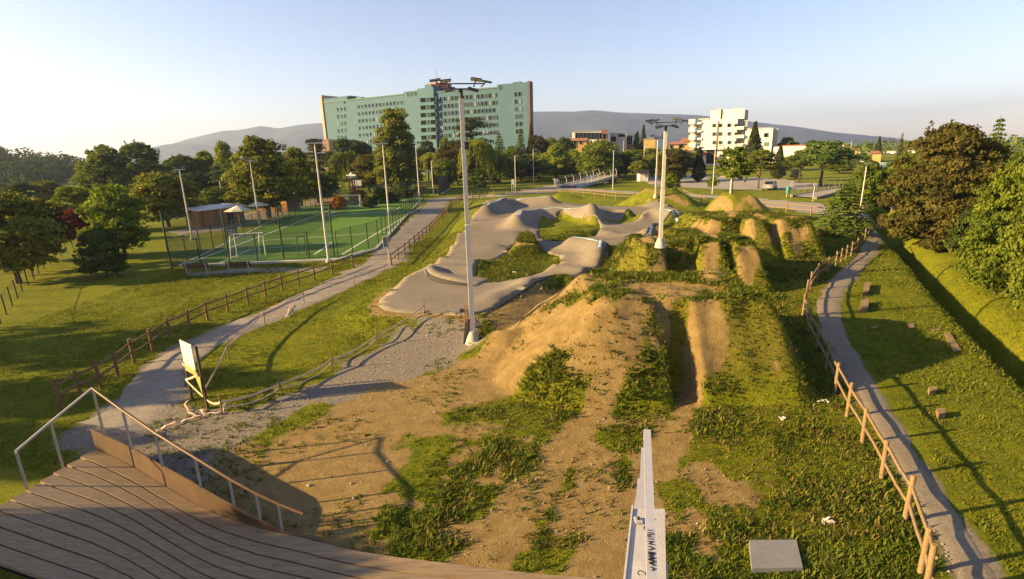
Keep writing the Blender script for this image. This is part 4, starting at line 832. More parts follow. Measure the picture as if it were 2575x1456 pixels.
house('orange_house', 'bright orange yellow house with red roof at the tree line', 225, BX(415), BX(655), BY(318), BY(268), YELLOW, ROOFT, [(BX(470), BY(350), .9, 1.2), (BX(560), BY(350), .9, 1.2)], hip=False)
house('orange_annexe', 'lower orange yellow annexe right of the orange house', 222, BX(655), BX(730), BY(345), BY(322), YELLOW, ROOFT, hip=False)
house('cream_hall', 'long cream hall with a row of upright window bays on the skyline', 290, BX(415), BX(900), BY(160), None, CREAM, GREYW, [(BX(z), BY(236), 1.7, 3.4) for z in range(495, 900, 44)])
house('brick_tower', 'square orange brick stair tower on the skyline', 235, BX(925), BX(1020), BY(148), None, BRICK, ROOFT, [(BX(970), BY(240), 1.6, 2.2)])
house('stone_block', 'grey brown block right of the brick tower', 240, BX(1068), BX(1340), BY(195), None, GREYW, GREYW, [(BX(1125), BY(290), 2.2, 2.2), (BX(1260), BY(230), 3, 1)])
house('flat_block', 'brown flat roofed block with upright fins', 244, BX(1340), BX(1440), BY(225), None, BRICK, CREAM, [(BX(1365), BY(310), .8, 3.5), (BX(1395), BY(310), .8, 3.5), (BX(1425), BY(310), .8, 3.5)])
house('cream_shed', 'low cream wall behind the double floodlight poles', 230, BX(1640), BX(1830), BY(290), None, YELLOW, GREYW)
house('far_yellow_house', 'yellow house with two windows at the far right', 215, 2137, 2162, 377, 372, YELLOW, ROOFT, [(2144, 385, 1.2, 2.2), (2152, 385, 1.2, 2.2)])
house('far_tiled_house', 'small tile roofed house left of the right thicket', 205, 2208, 2226, 386, 379, YELLOW, ROOFT)
house('grey_roofed_house', 'pale house with grey gable right of the broad umbrella pine', 225, 2108, 2128, 374, 364, CREAM, GREYW, hip=False)
house('far_warehouse', 'low pale warehouse on the far right skyline', 330, 2165, 2300, 381, None, CREAM, GREYW)
# white hut by the footbridge
f = Front(140); root = empty('white_hut', (0, 0, 0)); tag(root, 'little white hut with dark roof beside the round pine', 'hut'); f.box(MB(), 1609, 1630, 436, 450, 3, 0, base=0).build('wall', CREAM, root); f.gable(MB(), 1609, 1630, 436, 428, 3, .4, False).build('roof', DARKI, root); f.box(MB(), 1624, 1626, 432, 446, .1, .06).build('door_edge', DARKI, root)
# ------------------------------------------------------------------ timber kiosks by the pitch
WOOD = mat('orange timber cladding', (.34, .15, .055), .75, .3, 3, bump=.3, bscale=9); WOODD = mat('dark timber', (.09, .05, .03), .8, .25, 3); ROOFW = mat('pale sheet roof', (.50, .49, .50), .5, .08, 1)
def kiosk(label, fpx, D, rz, w, d, h0, h1, roof_over, awning):
    b = at_depth(fpx, D); root = empty('timber_kiosk', (b[0], b[1], 0), rz); tag(root, label, 'kiosk', 'timber kiosks beside the pitch')
    # local: x along front, y back; left end wall faces the sun
    n = 9
    for i in range(n): MB().box((-w/2, -d/2+d*(i+.5)/n, h0/2), (.09, d/n-.03, h0)).build('plank', WOOD, root)
    for i in range(int(w/.5)): MB().box((-w/2+.05+(i+.5)*.5*w/(int(w/.5)*.5), -d/2, h0/2), (w/int(w/.5)-.03, .08, h0)).build('plank', WOOD, root)
    MB().box((0, .05, h0/2-.05), (w-.2, d-.2, h0-.15)).build('core', WOODD, root)
    MB().add([(-w/2-.3, -d/2-roof_over, h0), (w/2+.3, -d/2-roof_over, h0), (w/2+.3, d/2+.3, h1), (-w/2-.3, d/2+.3, h1), (-w/2-.3, -d/2-roof_over, h0+.15), (w/2+.3, -d/2-roof_over, h0+.15), (w/2+.3, d/2+.3, h1+.15), (-w/2-.3, d/2+.3, h1+.15)], [(3, 2, 1, 0), (4, 5, 6, 7), (0, 1, 5, 4), (1, 2, 6, 5), (2, 3, 7, 6), (3, 0, 4, 7)]).build('roof', ROOFW, root)
    dr = MB().box((w*.2, -d/2-.06, 1.0), (.9, .06, 2.0)).build('door', DARKI, root); MB().box((w*.2+.35, -d/2-.11, 1.0), (.04, .05, .14)).build('handle', FRAMEW, dr)
    if awning:
        for k in range(4): MB().tube([(-w/2+.2+k*(w-.4)/3, -d/2-roof_over+.15, 0), (-w/2+.2+k*(w-.4)/3, -d/2-roof_over+.15, h0)], .06, 6).build('post', WOODD, root)
    return root
kiosk('timber kiosk with pale roof and open porch at the left of the pitch', 545, 68, R(62), 6.0, 2.8, 2.2, 2.4, .6, True)
kiosk('smaller orange timber kiosk under the golden poplar', 703, 84, R(-8), 5.2, 4.0, 2.7, 3.2, .3, False)
for lab, px, row, s in (('open cream parasol beside the large kiosk', 605, 572, 2.2), ('smaller cream parasol behind the open one', 655, 556, 2.0)):
    b = GH(px, row); root = empty('parasol', b); tag(root, lab, 'parasol', 'parasols at the kiosk'); MB().tube([(0, 0, 0), (0, 0, 2.6)], .03, 6).build('pole', GREYW, root)
    P = [(0, 0, 2.75)]+[(s*.75*math.cos(k*math.pi/4), s*.75*math.sin(k*math.pi/4), 2.1) for k in range(8)]; MB().add(P, [(0, 1+k, 1+(k+1) % 8) for k in range(8)]).build('canopy', mat('cream canvas', (.5, .47, .36), .9), root); MB().tube([(0, 0, 0), (0, 0, .08)], .25, 10).build('base', GREYW, root)
# ------------------------------------------------------------------ masts and lamps
STEEL = mat('galvanised steel', (.46, .44, .42), .42, .1, 6, metal=.55); STEELW = mat('pale painted steel', (.46, .43, .39), .45, .08, 5); DARKM = mat('dark metal', (.04, .038, .04), .5, metal=.4); LENS = mat('lamp glass', (.62, .62, .58), .2); GREENP = mat('dark green steel', (.018, .045, .024), .5)
def flood_mast(b, h, label, big, group, rz=0.):
    root = empty('floodlight_mast', b, rz); tag(root, label, 'floodlight', group)
    if big:
        m = MB()
        for s, z0, z1 in ((.20, .05, h*.5), (.165, h*.5, h*.97)): m.box((0, 0, (z0+z1)/2), (s, s, z1-z0), bev=.03)
        m.build('pole', STEELW, root); MB().tube([(0, 0, 0), (0, 0, .35), (0, 0, .55)], [.36, .24, .16], 12).build('foot', GREYW, root); MB().tube([(0, 0, h*.95), (0, 0, h+.02)], .075, 8).build('neck', DARKM, root)
        MB().box((0, 0, h+.03), (1.15, .08, .05)).build('crossbar', DARKM, root); MB().box((0, 0, h+.22), (1.9, .07, .04)).build('crossbar', DARKM, root); MB().box((.12, 0, h*.8), (.16, .2, .3)).build('junction_box', DARKM, root)
        for x, y, z, tx, ty in ((-.95, -.2, .33, 20, -8), (-.55, .25, .36, -12, -6), (-.42, -.28, -.02, 26, -12), (.45, -.25, -.02, 24, 14), (.62, .25, .40, -14, 8), (.98, -.1, .28, 16, 10)):
            M = Matrix.Rotation(R(ty), 3, 'Y') @ Matrix.Rotation(R(tx), 3, 'X')
            fl = MB().box((x, y, h+z), (.42, .28, .035), rot=M, bev=.01).build('floodlight', DARKM, root)
            MB().box(Vector((x, y, h+z))+M @ Vector((0, 0, -.024)), (.36, .23, .02), rot=M).build('lens', LENS, fl); MB().tube([(x*.8, 0, h+.1), (x, y, h+z)], .025, 6).build('bracket', DARKM, fl)
    else:
        MB().tube([(0, 0, 0), (0, 0, h*.5), (0, 0, h)], [.10, .08, .05], 10).build('pole', STEELW, root); MB().tube([(0, 0, 0), (0, 0, .25)], .22, 10).build('foot', GREYW, root); MB().box((0, 0, h-.05), (1.1, .08, .08)).build('crossbar', STEEL, root)
        for x in (-.42, .42):
            M = Matrix.Rotation(R(25), 3, 'X'); fl = MB().box((x, -.05, h+.12), (.4, .3, .1), rot=M, bev=.02).build('floodlight', DARKM, root); MB().box(Vector((x, -.05, h+.12))+M @ Vector((0, 0, -.065)), (.34, .24, .02), rot=M).build('lens', LENS, fl)
    return root
def mast(px, by, tp, label, big, group, rz=0.):
    b = np.array(GH(px, by)) if by > 0 else np.array(on_land(*at_depth(px, -by)[:2])); return flood_mast(b, vheight(b, tp), label, big, group, rz)
gp = 'square floodlight masts of the pump track'
mast(1190, 862, 226, 'tall square floodlight mast nearest the camera, tools leaning at its foot', True, gp, R(8))
mast(1660, 622, 318, 'square floodlight mast among the dirt mounds, the front one of the double poles', True, gp, R(-6))
mast(1647, -72, 347, 'square floodlight mast behind the front one of the double poles', True, gp, R(5))
gf = 'round floodlight masts of the football pitch'
for px, by, tp, lab in ((827, 660, 358, 'round floodlight mast at the near corner of the football pitch'), (982, 588, 360, 'round floodlight mast beside the path, second from the near pitch corner'), (1057, 528, 360, 'round floodlight mast at the far right corner of the pitch'), (653, 566, 403, 'round floodlight mast in front of the golden poplar'), (484, 603, 425, 'round floodlight mast left of the large kiosk'), (1000, 480, 366, 'round floodlight mast overlapping the columnar poplar'), (953, 468, 372, 'thin round floodlight mast left of the columnar poplar')): mast(px, by, tp, lab, False, gf, R(10))
def street_lamp(px, by, tp, label, kind='arm', rz=0.):
    b = np.array(GH(px, by)) if by > 0 else np.array(on_land(*at_depth(px, -by)[:2])); h = vheight(b, tp); root = empty('street_lamp', b, rz); tag(root, label, 'street lamp', 'street lamps in the park'); MB().tube([(0, 0, 0), (0, 0, h*.4), (0, 0, h)], [.11, .09, .06], 8).build('pole', STEEL, root)
    for s in ((1,) if kind == 'arm' else (1, -1)):
        MB().tube([(0, 0, h-.05), (s*.5, 0, h+.08), (s*.9, 0, h+.1)], .04, 6).build('arm', STEEL, root); hd = MB().box((s*1.0, 0, h+.1), (.65, .26, .09), bev=.02).build('lamp_head', DARKM, root); MB().box((s*1.0, 0, h+.045), (.5, .2, .02)).build('lens', LENS, hd)
for px, by, tp, lab, k in ((782, 503, 430, 'street lamp behind the pitch, left of its near corner mast', 'arm'), (563, -95, 455, 'street lamp sticking up behind the timber kiosk', 'arm'), (1033, 478, 410, 'street lamp on the lawn right of the columnar poplar', 'arm'), (1091, 505, 404, 'street lamp beside the tall dark screen', 'arm'), (1297, 486, 391, 'street lamp on the meadow beside the far wooden fence', 'arm'), (1310, 430, 362, 'thin street lamp above the parked cars', 'arm'), (1342, 461, 374, 'street lamp in the meadow left of the bright poplar', 'arm'), (1541, 478, 379, 'street lamp in front of the footbridge end', 'arm'), (1566, 446, 351, 'double headed street lamp behind the footbridge', 'two'), (1618, -175, 365, 'double headed street lamp above the small round pine', 'two'), (1791, 488, 368, 'thin street lamp on the verge before the apartment block', 'arm'), (1837, 486, 386, 'street lamp within the airy green tree', 'arm'), (2162, 536, 412, 'double headed street lamp at the bushy conifer', 'two'), (2131, -150, 355, 'far thin street lamp before the yellow house at the right', 'arm'), (2265, 480, 420, 'street lamp half hidden in the right thicket', 'arm')): street_lamp(px, by, tp, lab, k, R(12))
# ------------------------------------------------------------------ timber post and rail fences
FENCEW = mat('weathered brown timber', (.16, .088, .042), .85, .35, 6, bump=.4, bscale=20); FENCEL = mat('sunbleached round timber', (.20, .135, .072), .85, .25, 6, bump=.4, bscale=20)
def rail_fence(label, px, m, h=1.05, rails=(.5, .9), r=.06, spacing=None, group='timber post and rail fences', out=0.):
    P = [np.array(G(a, b)) for a, b in px]
    if spacing:
        d = np.concatenate([[0], np.cumsum([np.hypot(*(P[i+1]-P[i])[:2]) for i in range(len(P)-1)])]); s = np.linspace(0, d[-1], max(2, int(d[-1]/spacing)+1)); P = [np.array([np.interp(t, d, [p[0] for p in P]), np.interp(t, d, [p[1] for p in P]), 0.]) for t in s]
    P = [np.array(on_land(p[0], p[1])) for p in P]; root = empty('wooden_fence', P[0]); tag(root, label, 'fence', group); o0 = P[0]; rnd = random.Random(len(P))
    for i, p in enumerate(P):
        q = p-o0; j = rnd.uniform(-.03, .03); hh = h*rnd.uniform(.95, 1.06); MB().tube([q+[0, 0, -.2], q+[j, rnd.uniform(-.03, .03), hh]], [r, r*.92], 8).build('post', m, root)
        if i+1 < len(P):
            n_ = P[i+1]-o0
            for z in rails:
                e = rnd.uniform(-.025, .025); MB().tube([q+[0, -r*.8, z+e], (q+n_)/2+[0, -r*.8, z+rnd.uniform(-.04, .02)], n_+[0, -r*.8, z+rnd.uniform(-.02, .02)]], r*.72, 6).build('rail', m, root)
    return root
rail_fence('brown wooden rail fence along the left side of the gravel path', [(155, 1030), (205, 998), (255, 976), (297, 946), (338, 913), (385, 884), (430, 853), (479, 830), (523, 806), (574, 786), (624, 765), (669, 748), (711, 732), (752, 718), (792, 705), (836, 690), (887, 671)], FENCEW)
rail_fence('brown wooden rail fence running up between pump track and paved path', [(985, 668), (1020, 640), (1046, 617), (1075, 590), (1100, 565), (1122, 542), (1140, 520), (1152, 508), (1166, 499), (1186, 495)], FENCEW, spacing=2.1)
rail_fence('sunlit wooden rail fence across the far end of the pump track', [(1243, 497), (1300, 491), (1350, 490.5), (1400, 489), (1440, 489.5), (1480, 493), (1520, 498), (1560, 503), (1592, 503)], FENCEL, h=1.3, rails=(.6, 1.1), r=.085, spacing=3.4)
rail_fence('short wooden rail fence beside the foot of the cycle lane', [(1188, 503), (1205, 500.5), (1222, 499)], FENCEW, h=1.2, r=.08)
rail_fence('sunlit wooden rail fence behind the dirt mounds on the right', [(1718, 512), (1800, 519), (1870, 525), (1940, 531), (2000, 537), (2058, 543), (2088, 549)], FENCEL, h=1.25, rails=(.55, 1.05), r=.085, spacing=3.0)
rail_fence('pale wooden rail fence beside the narrow right hand path', [(2325, 1500), (2314, 1442), (2274, 1312), (2216, 1205), (2168, 1115), (2129, 1048), (2099, 989), (2074, 930), (2050, 880), (2030, 838), (2018, 795), (2026, 755), (2038, 729), (2054, 703), (2080, 686), (2101, 671), (2114, 661), (2127, 653), (2140, 645), (2154, 632), (2174, 608)], FENCEL, h=1.1, rails=(.45, .88), r=.055)
# wire fence at the far left
WIREM, N, L, b = nodes('wire netting'); tr_ = N.new('ShaderNodeBsdfTransparent'); mx = N.new('ShaderNodeMixShader'); mx.inputs[0].default_value = .07; b.inputs['Base Color'].default_value = (.09, .09, .08, 1); L.new(tr_.outputs[0], mx.inputs[1]); L.new(b.outputs[0], mx.inputs[2]); L.new(mx.outputs[0], N['Material Output'].inputs['Surface'])
NETM, N, L, b = nodes('green netting'); tr_ = N.new('ShaderNodeBsdfTransparent'); mx = N.new('ShaderNodeMixShader'); mx.inputs[0].default_value = .28; b.inputs['Base Color'].default_value = (.03, .07, .04, 1); L.new(tr_.outputs[0], mx.inputs[1]); L.new(b.outputs[0], mx.inputs[2]); L.new(mx.outputs[0], N['Material Output'].inputs['Surface'])
def net_fence(label, px, h, m, pm, r, spacing, tall=None, group=None, mid=False):
    P0 = [np.array(G(a, b)) for a, b in px]; d = np.concatenate([[0], np.cumsum([np.hypot(*(P0[i+1]-P0[i])[:2]) for i in range(len(P0)-1)])]); n = max(2, int(d[-1]/spacing)+1); s = np.linspace(0, d[-1], n); P = [np.array(on_land(np.interp(t, d, [p[0] for p in P0]), np.interp(t, d, [p[1] for p in P0]))) for t in s]
    root = empty('mesh_fence', P[0]); tag(root, label, 'fence', group); o0 = P[0]
    for i, p in enumerate(P):
        q = p-o0; hh = tall[1] if tall and i % tall[0] == 0 else h; MB().tube([q+[0, 0, -.1], q+[0, 0, hh]], r*(1.25 if tall and i % tall[0] == 0 else 1), 6).build('post', pm, root)
        if i+1 < n:
            w = P[i+1]-o0; hn = tall[1] if tall else h
            MB().add([q+[0, 0, .05], w+[0, 0, .05], w+[0, 0, hn-.05], q+[0, 0, hn-.05]], [(0, 1, 2, 3)]).build('netting', m, root)
            MB().tube([q+[0, 0, h-.05], w+[0, 0, h-.05]], r*.35, 4).build('top_wire', pm, root)
    return root
net_fence('thin wire fence with dark stakes at the far left edge', [(-30, 870), (10, 800), (60, 730), (110, 680), (165, 640), (240, 600)], 1.2, WIREM, DARKM, .035, 2.2)
gn = 'green mesh fences of the football pitch'
net_fence('green mesh fence with tall posts along the near end of the pitch', [(432, 676), (520, 669), (620, 659), (728, 653), (842, 648)], 2.3, NETM, GREENP, .055, 2.05, (2, 4.4), gn)
net_fence('green mesh fence along the paved path side of the pitch', [(850, 652), (905, 632), (945, 622), (985, 585), (1020, 552), (1060, 508), (1078, 497)], 2.4, NETM, GREENP, .05, 2.3, None, gn)
net_fence('green mesh fence along the kiosk side of the pitch', [(432, 676), (505, 645), (590, 608), (680, 572), (760, 541), (835, 513)], 2.3, NETM, GREENP, .04, 2.6, None, gn)
net_fence('taller green mesh fence across the far end of the pitch', [(835, 513), (900, 507), (980, 500), (1062, 494)], 3.0, NETM, GREENP, .05, 4.0, None, gn)
# tall dark slatted screen
b0 = np.array(GH(1106, 491)); b1 = np.array(GH(1131, 474)); root = empty('slatted_screen', b0); tag(root, 'tall dark slatted screen at the end of the paved path', 'screen'); hs = vheight(b0, 449)
for i in range(9): q = (b1-b0)*i/8; MB().box(q+[0, 0, hs/2], ((np.hypot(*(b1-b0)[:2]))/8*.84, .12, hs), math.atan2(b1[1]-b0[1], b1[0]-b0[0])).build('slat', DARKM, root)
MB().bar((0, 0, .1), (b1-b0)+[0, 0, .1], .4, .25).build('base_beam', GREYW, root)
# ------------------------------------------------------------------ goals, gate, boards, benches
def goal(label, pl, pr, rz=None, depth=1.1, group='white football goals'):
    A = np.array(G(*pl)); B = np.array(G(*pr)); root = empty('football_goal', (A+B)/2); tag(root, label, 'goal', group); u = (B-A)/2; h = 2.0; bk = np.array([0, depth*(-1 if pl[1] > 600 else 1), 0])
    for s in (-1, 1): MB().tube([u*s+[0, 0, .1], u*s+[0, 0, h+.1]], .045, 8).build('post', WHITE, root); MB().tube([u*s+[0, 0, h+.1], u*s+bk*.6+[0, 0, h+.1], u*s+bk+[0, 0, .12]], .03, 6).build('stay', WHITE, root)
    MB().tube([-u+[0, 0, h+.1], u+[0, 0, h+.1]], .045, 8).build('crossbar', WHITE, root); MB().tube([-u+bk+[0, 0, .12], u+bk+[0, 0, .12]], .03, 6).build('ground_bar', WHITE, root)
    MB().add([-u+bk*.6+[0, 0, h+.09], u+bk*.6+[0, 0, h+.09], u+bk+[0, 0, .12], -u+bk+[0, 0, .12]], [(0, 1, 2, 3)]).build('netting', mat('goal net', (.5, .5, .46), .9) if False else NETW, root)
NETW, N, L, b = nodes('white goal net'); tr_ = N.new('ShaderNodeBsdfTransparent'); mx = N.new('ShaderNodeMixShader'); mx.inputs[0].default_value = .2; b.inputs['Base Color'].default_value = (.5, .5, .46, 1); L.new(tr_.outputs[0], mx.inputs[1]); L.new(b.outputs[0], mx.inputs[2]); L.new(mx.outputs[0], N['Material Output'].inputs['Surface'])
goal('white football goal at the near end of the pitch', (598, 651), (669, 646)); goal('white football goal at the far end of the pitch', (860, 525), (906, 522))
A = np.array(G(752, 646)); B = np.array(G(772, 644)); root = empty('pitch_gate', A); tag(root, 'dark green gate frame in the near pitch fence', 'gate')
for q in (A*0, B-A): MB().tube([q, q+[0, 0, 1.7]], .04, 6).build('post', GREENP, root)
MB().tube([(0, 0, 1.7), (B-A)+[0, 0, 1.7]], .04, 6).build('crossbar', GREENP, root)
BLUEB = mat('blue banner', (.012, .03, .12), .6); b = np.array(GH(585, 598)); root = empty('banner', b, R(8)); tag(root, 'blue banner with white lettering on the pitch fence', 'banner'); hb = vheight(b, 574); wb = 24*(b-CAM)@FW/FOC; MB().box((0, 0, hb*.58), (wb, .03, hb*.8)).build('cloth', BLUEB, root)
lt = MB(); rnd = random.Random(2)
for r_ in range(3):
    x = -wb*.38
    while x < wb*.36: w_ = rnd.uniform(.04, .12)*wb; lt.box((x+w_/2, -.018, hb*(.78-.19*r_)), (w_*.8, .006, hb*.09)); x += w_
lt.build('lettering', WHITE, root)
for s in (-1, 1): MB().tube([(s*wb*.5, .02, 0), (s*wb*.5, .02, hb)], .03, 6).build('pole', GREENP, root)
def bench(px, by, label, rz):
    b = GH(px, by); root = empty('park_bench', b, rz); tag(root, label, 'bench', 'benches facing the lawn'); w = 1.75
    for k in range(3): MB().box((0, -.05-.13*k, .45), (w, .11, .045)).build('seat_slat', WOODD, root)
    for k in range(3): MB().box((0, .1+.05*k, .58+.13*k), (w, .035, .11), rot=Matrix.Rotation(R(-16), 3, 'X')).build('back_slat', WOODD, root)
    for s in (-.7, .7): MB().box((s, -.3, .22), (.06, .06, .44)).build('leg', GREYW, root); MB().bar((s, .08, 0), (s, .24, .92), .06, .06).build('leg', GREYW, root); MB().box((s, -.12, .4), (.06, .42, .05)).build('bracket', GREYW, root)
bench(499, 690, 'slatted park bench on the left of two before the pitch', R(185)); bench(605, 687, 'slatted park bench on the right of two before the pitch', R(184))
b = np.array(GH(980, 667)); root = empty('information_post', b); tag(root, 'small grey notice box on a post beside the paved path', 'sign post'); h = vheight(b, 594); MB().tube([(0, 0, 0), (0, 0, h)], .045, 8).build('post', STEEL, root); bx_ = MB().box((-.15, 0, h-.42), (.42, .1, .85), R(20)).build('notice_box', STEELW, root); MB().box((-.15, -.056, h-.42), (.34, .01, .74), R(20)).build('notice', mat('grey notice', (.17, .16, .15), .7), bx_)
# notice boards and wooden play tower behind the far goal
b = np.array(GH(890, 500)); k = (b-CAM)@FW/FOC; root = empty('play_tower', b); tag(root, 'timber play tower with a pale pointed hat behind the far goal', 'play tower')
for x, y in ((-7, 0), (-3, .4), (1, 0), (4, .5)): MB().tube([(x*k, y, 0), (x*k, y, 52*k)], .16, 6).build('post', WOOD, root)
MB().tube([(0, 0, 52*k), (0, 0, 56*k), (0, 0, 66*k)], [8*k, 8.5*k, .3*k], 10).build('hat', CREAM, root); MB().box((0, 0, 26*k), (12*k, 1.2, .2)).build('platform', WOOD, root)
for s in (-5, 6): MB().tube([(s*k-.5, -.4, 57*k), (s*k+.5, -.4, 57*k)], 2.6*k, 10).build('round_panel', CREAM, root)
for px, lab, wpx, hpx in ((893, 'white notice board beside the play tower, left of the pair', 15, 15), (907, 'white notice board beside the play tower, right of the pair', 10, 14)):
    b = np.array(GH(px, 492)); k = (b-CAM)@FW/FOC; root = empty('notice_board', b); tag(root, lab, 'notice board', 'white notice boards'); MB().box((0, 0, 31*k), (wpx*k, .1, hpx*k)).build('panel', FRAMEW, root)
    for s in (-.4, .4): MB().tube([(s*wpx*k, .1, 0), (s*wpx*k, .1, 38*k)], .08, 6).build('post', DARKM, root)
# ------------------------------------------------------------------ large sign and barrier tape near the ramp
PAPER, N, L, bb = nodes('sign print'); tc = N.new('ShaderNodeTexCoord'); sx = N.new('ShaderNodeSeparateXYZ'); L.new(tc.outputs['Object'], sx.inputs[0]); t_ = math_(N, L, 'ADD', sx.outputs['Z'], math_(N, L, 'MULTIPLY', noise(N, L, tc.outputs['Object'], 3.5, 3).outputs['Fac'], .7)); r = ramp(N, [(0, (.22, .25, .07)), (.45, (.25, .28, .09)), (.5, (.62, .60, .52)), (1, (.66, .64, .58))]); mr = N.new('ShaderNodeMapRange'); mr.inputs[1].default_value = 1.0; mr.inputs[2].default_value = 2.6; L.new(t_, mr.inputs[0]); L.new(mr.outputs[0], r.inputs['Fac']); L.new(r.outputs['Color'], bb.inputs['Base Color']); bb.inputs['Roughness'].default_value = .5
A = np.array(GH(523, 1028)); B = np.array(GH(484, 1004)); root = empty('information_sign', A); tag(root, 'leaning information sign on two posts wrapped in barrier tape', 'sign'); u = B-A; u[2] = 0
for q in (u*0, u): MB().tube([q, q+[0, 0, 2.25]], .045, 8).build('post', WOODD, root)
n_ = np.array([u[1], -u[0], 0]); n_ = n_/np.hypot(*n_[:2]); n_ = n_ if n_[0] < 0 else -n_
rz = math.atan2(u[1], u[0]); c = u/2+n_*.07
pn = MB().box((0, 0, 1.72), (np.hypot(*u[:2])*.72, .03, 1.1), rz).build('panel', PAPER, root); pn.location = tuple(c)
MB().add([u*.02+n_*.07+[0, 0, .55], u*.32+n_*.07+[0, 0, 1.15], u*-.04+n_*.07+[0, 0, 1.2]], [(0, 1, 2)]).build('torn_panel', PAPER, root)
TAPE = mat('faded barrier tape', (.62, .52, .40), .6, .15, 8, c2=(.55, .30, .22)); STAKE = mat('stake timber', (.20, .125, .07), .85, .2, 8)
stakes = [((559, 1042), 986), ((707, 990), 939), ((835, 927), 884), ((948, 865), 826), ((1067, 791), 752), ((667, 819), 785), ((765, 763), 734), ((576, 905), 868), ((892, 718), 692), ((969, 690), 664)]; SP = {}
for i, (bp_, tp) in enumerate(stakes):
    b = np.array(GH(*bp_)); h = vheight(b, tp); lab = ['nearest the sign', 'second from the sign along the gravel', 'third along the gravel', 'fourth along the gravel', 'beside the asphalt apron', 'beside the gravel path', 'furthest up the gravel path', 'just behind the sign', 'on the path edge before the information post', 'at the foot of the information post'][i]
    o = MB().tube([(0, 0, -.1), (.02, 0, h)], [.03, .025], 6).build('stake', STAKE); o.location = tuple(b); tag(o, 'thin wooden stake '+lab, 'stake', 'stakes carrying barrier tape'); SP[i] = (b, h)
def tape(label, pts, w=.035, sag=.06, name='barrier_tape'):
    m = MB(); n = 8
    for (a, b_) in zip(pts[:-1], pts[1:]):
        a = np.array(a); b_ = np.array(b_); q = [a+(b_-a)*i/n-np.array([0, 0, sag*4*(i/n)*(1-i/n)]) for i in range(n+1)]
        for i in range(n): m.bar(q[i], q[i+1], .012, w)
    o = m.build(name, TAPE); tag(o, label, 'tape', 'barrier tape'); return o
tp_ = lambda i, f=.9: SP[i][0]+[0, 0, SP[i][1]*f]
tape('pale barrier tape strung along the gravel edge from the sign to the asphalt', [A+[0, 0, .35], tp_(0, .55), tp_(1, .5), tp_(2, .5), tp_(3, .5), tp_(4, .6)], .07, .1); tape('second sagging strand of barrier tape along the gravel edge', [tp_(0, .35), tp_(1, .3), tp_(2, .3), tp_(3, .3), tp_(4, .2)], .05, .2)
tape('broad barrier tape from the sign up along the gravel path', [A+[0, 0, .7], tp_(7), tp_(5), tp_(6)], .075, .05); tape('barrier tape wound between the posts of the sign', [A+[-.1, .02, .45], B+[-.1, 0, .75], A+[-.12, 0, 1.25], B+[-.1, 0, 1.35]], .07, .02); tape('loose barrier tape between the upper path stakes', [tp_(8), tp_(9, .5)], .04, .1)
def loose(label, px, w=.05):
    P = [np.array(GH(*p))+[0, 0, .03+.05*(i % 2)] for i, p in enumerate(px)]; p2 = []
    for a, b_ in zip(P[:-1], P[1:]): p2 += [a, a*.5+b_*.5+[0, 0, .04]]
    p2.append(P[-1]); m = MB()
    for a, b_ in zip(p2[:-1], p2[1:]): m.bar(a, b_, w, .012)
    tag(m.build('fallen_tape', TAPE), label, 'tape', 'barrier tape on the ground')
loose('tangled barrier tape lying at the foot of the sign', [(480, 1007), (465, 1022), (476, 1040), (495, 1052), (515, 1050), (505, 1035), (520, 1042), (545, 1045), (560, 1040), (566, 1020), (556, 1035)]); loose('fallen barrier tape trailing across the gravel', [(500, 1050), (480, 1058), (455, 1064), (430, 1072), (405, 1082), (390, 1094), (400, 1088), (385, 1098)], .08); loose('crumpled scrap of tape beside the gravel path', [(740, 768), (728, 778), (724, 790), (719, 800), (726, 796)], .06)
# ------------------------------------------------------------------ things at the foot of the near mast
b = np.array(GH(1190, 862)); k = (b-CAM)@FW/FOC
o = MB().add([(-.42, -.1, 0), (.02, -.16, 0), (-.02, .1, .0), (-.4, .12, 0), (-.3, -.02, 1.0), (-.1, -.06, 1.1), (-.1, .1, 1.1), (-.28, .1, 1.0)], [(3, 2, 1, 0), (4, 5, 6, 7), (0, 1, 5, 4), (1, 2, 6, 5), (2, 3, 7, 6), (3, 0, 4, 7)]).build('rubber_guard', mat('black rubber', (.018, .014, .02), .7, .3, 6)); o.location = tuple(b); tag(o, 'black rubber guard propped against the near mast', 'guard')
root = empty('chain_ladder', b); tag(root, 'rusty lattice strip hanging on the left of the near mast', 'ladder'); RUST = mat('rusty orange steel', (.26, .10, .05), .7, .3, 9)
for x in (-.30, -.19): MB().tube([(x, -.1, .95), (x+.02, -.08, 1.75)], .014, 6).build('side', RUST, root)
for i in range(7): MB().box((-.24, -.09, 1.0+.11*i), (.12, .03, .035)).build('rung', RUST, root)
root = empty('padlock_case', b); tag(root, 'small black case hung beside the rusty strip', 'case'); MB().box((-.40, -.1, 1.5), (.16, .1, .16), bev=.02).build('case', DARKM, root); MB().tube([(-.45, -.1, 1.42), (-.44, -.1, 1.2)], .02, 6).build('strap', DARKM, root)
for i, (x, lean, lab) in enumerate(((.22, .1, 'long handled shovel leaning on the right of the near mast'), (.34, .2, 'second shovel leaning further right of the near mast'), (.27, .14, 'rake leaning between the two shovels'))):
    root = empty('garden_tool', b); tag(root, lab, 'garden tool', 'tools at the near mast'); MB().tube([(x+.15+.06*i, -.05+.1*i, .02), (x-.08, .02, 1.15-.06*i)], .018, 6).build('shaft', WOODD if i else DARKM, root); MB().box((x+.15+.06*i, -.06+.1*i, .14), (.16, .03, .26), R(10*i)).build('blade', DARKM, root)
o = MB().box((0, 0, .05), (.62, .1, .08), R(-4)).build('timber_batten', mat('pale green paint', (.42, .42, .26), .7)); o.location = tuple(np.array(GH(1195, 866))); tag(o, 'pale batten lying before the near mast', 'batten')
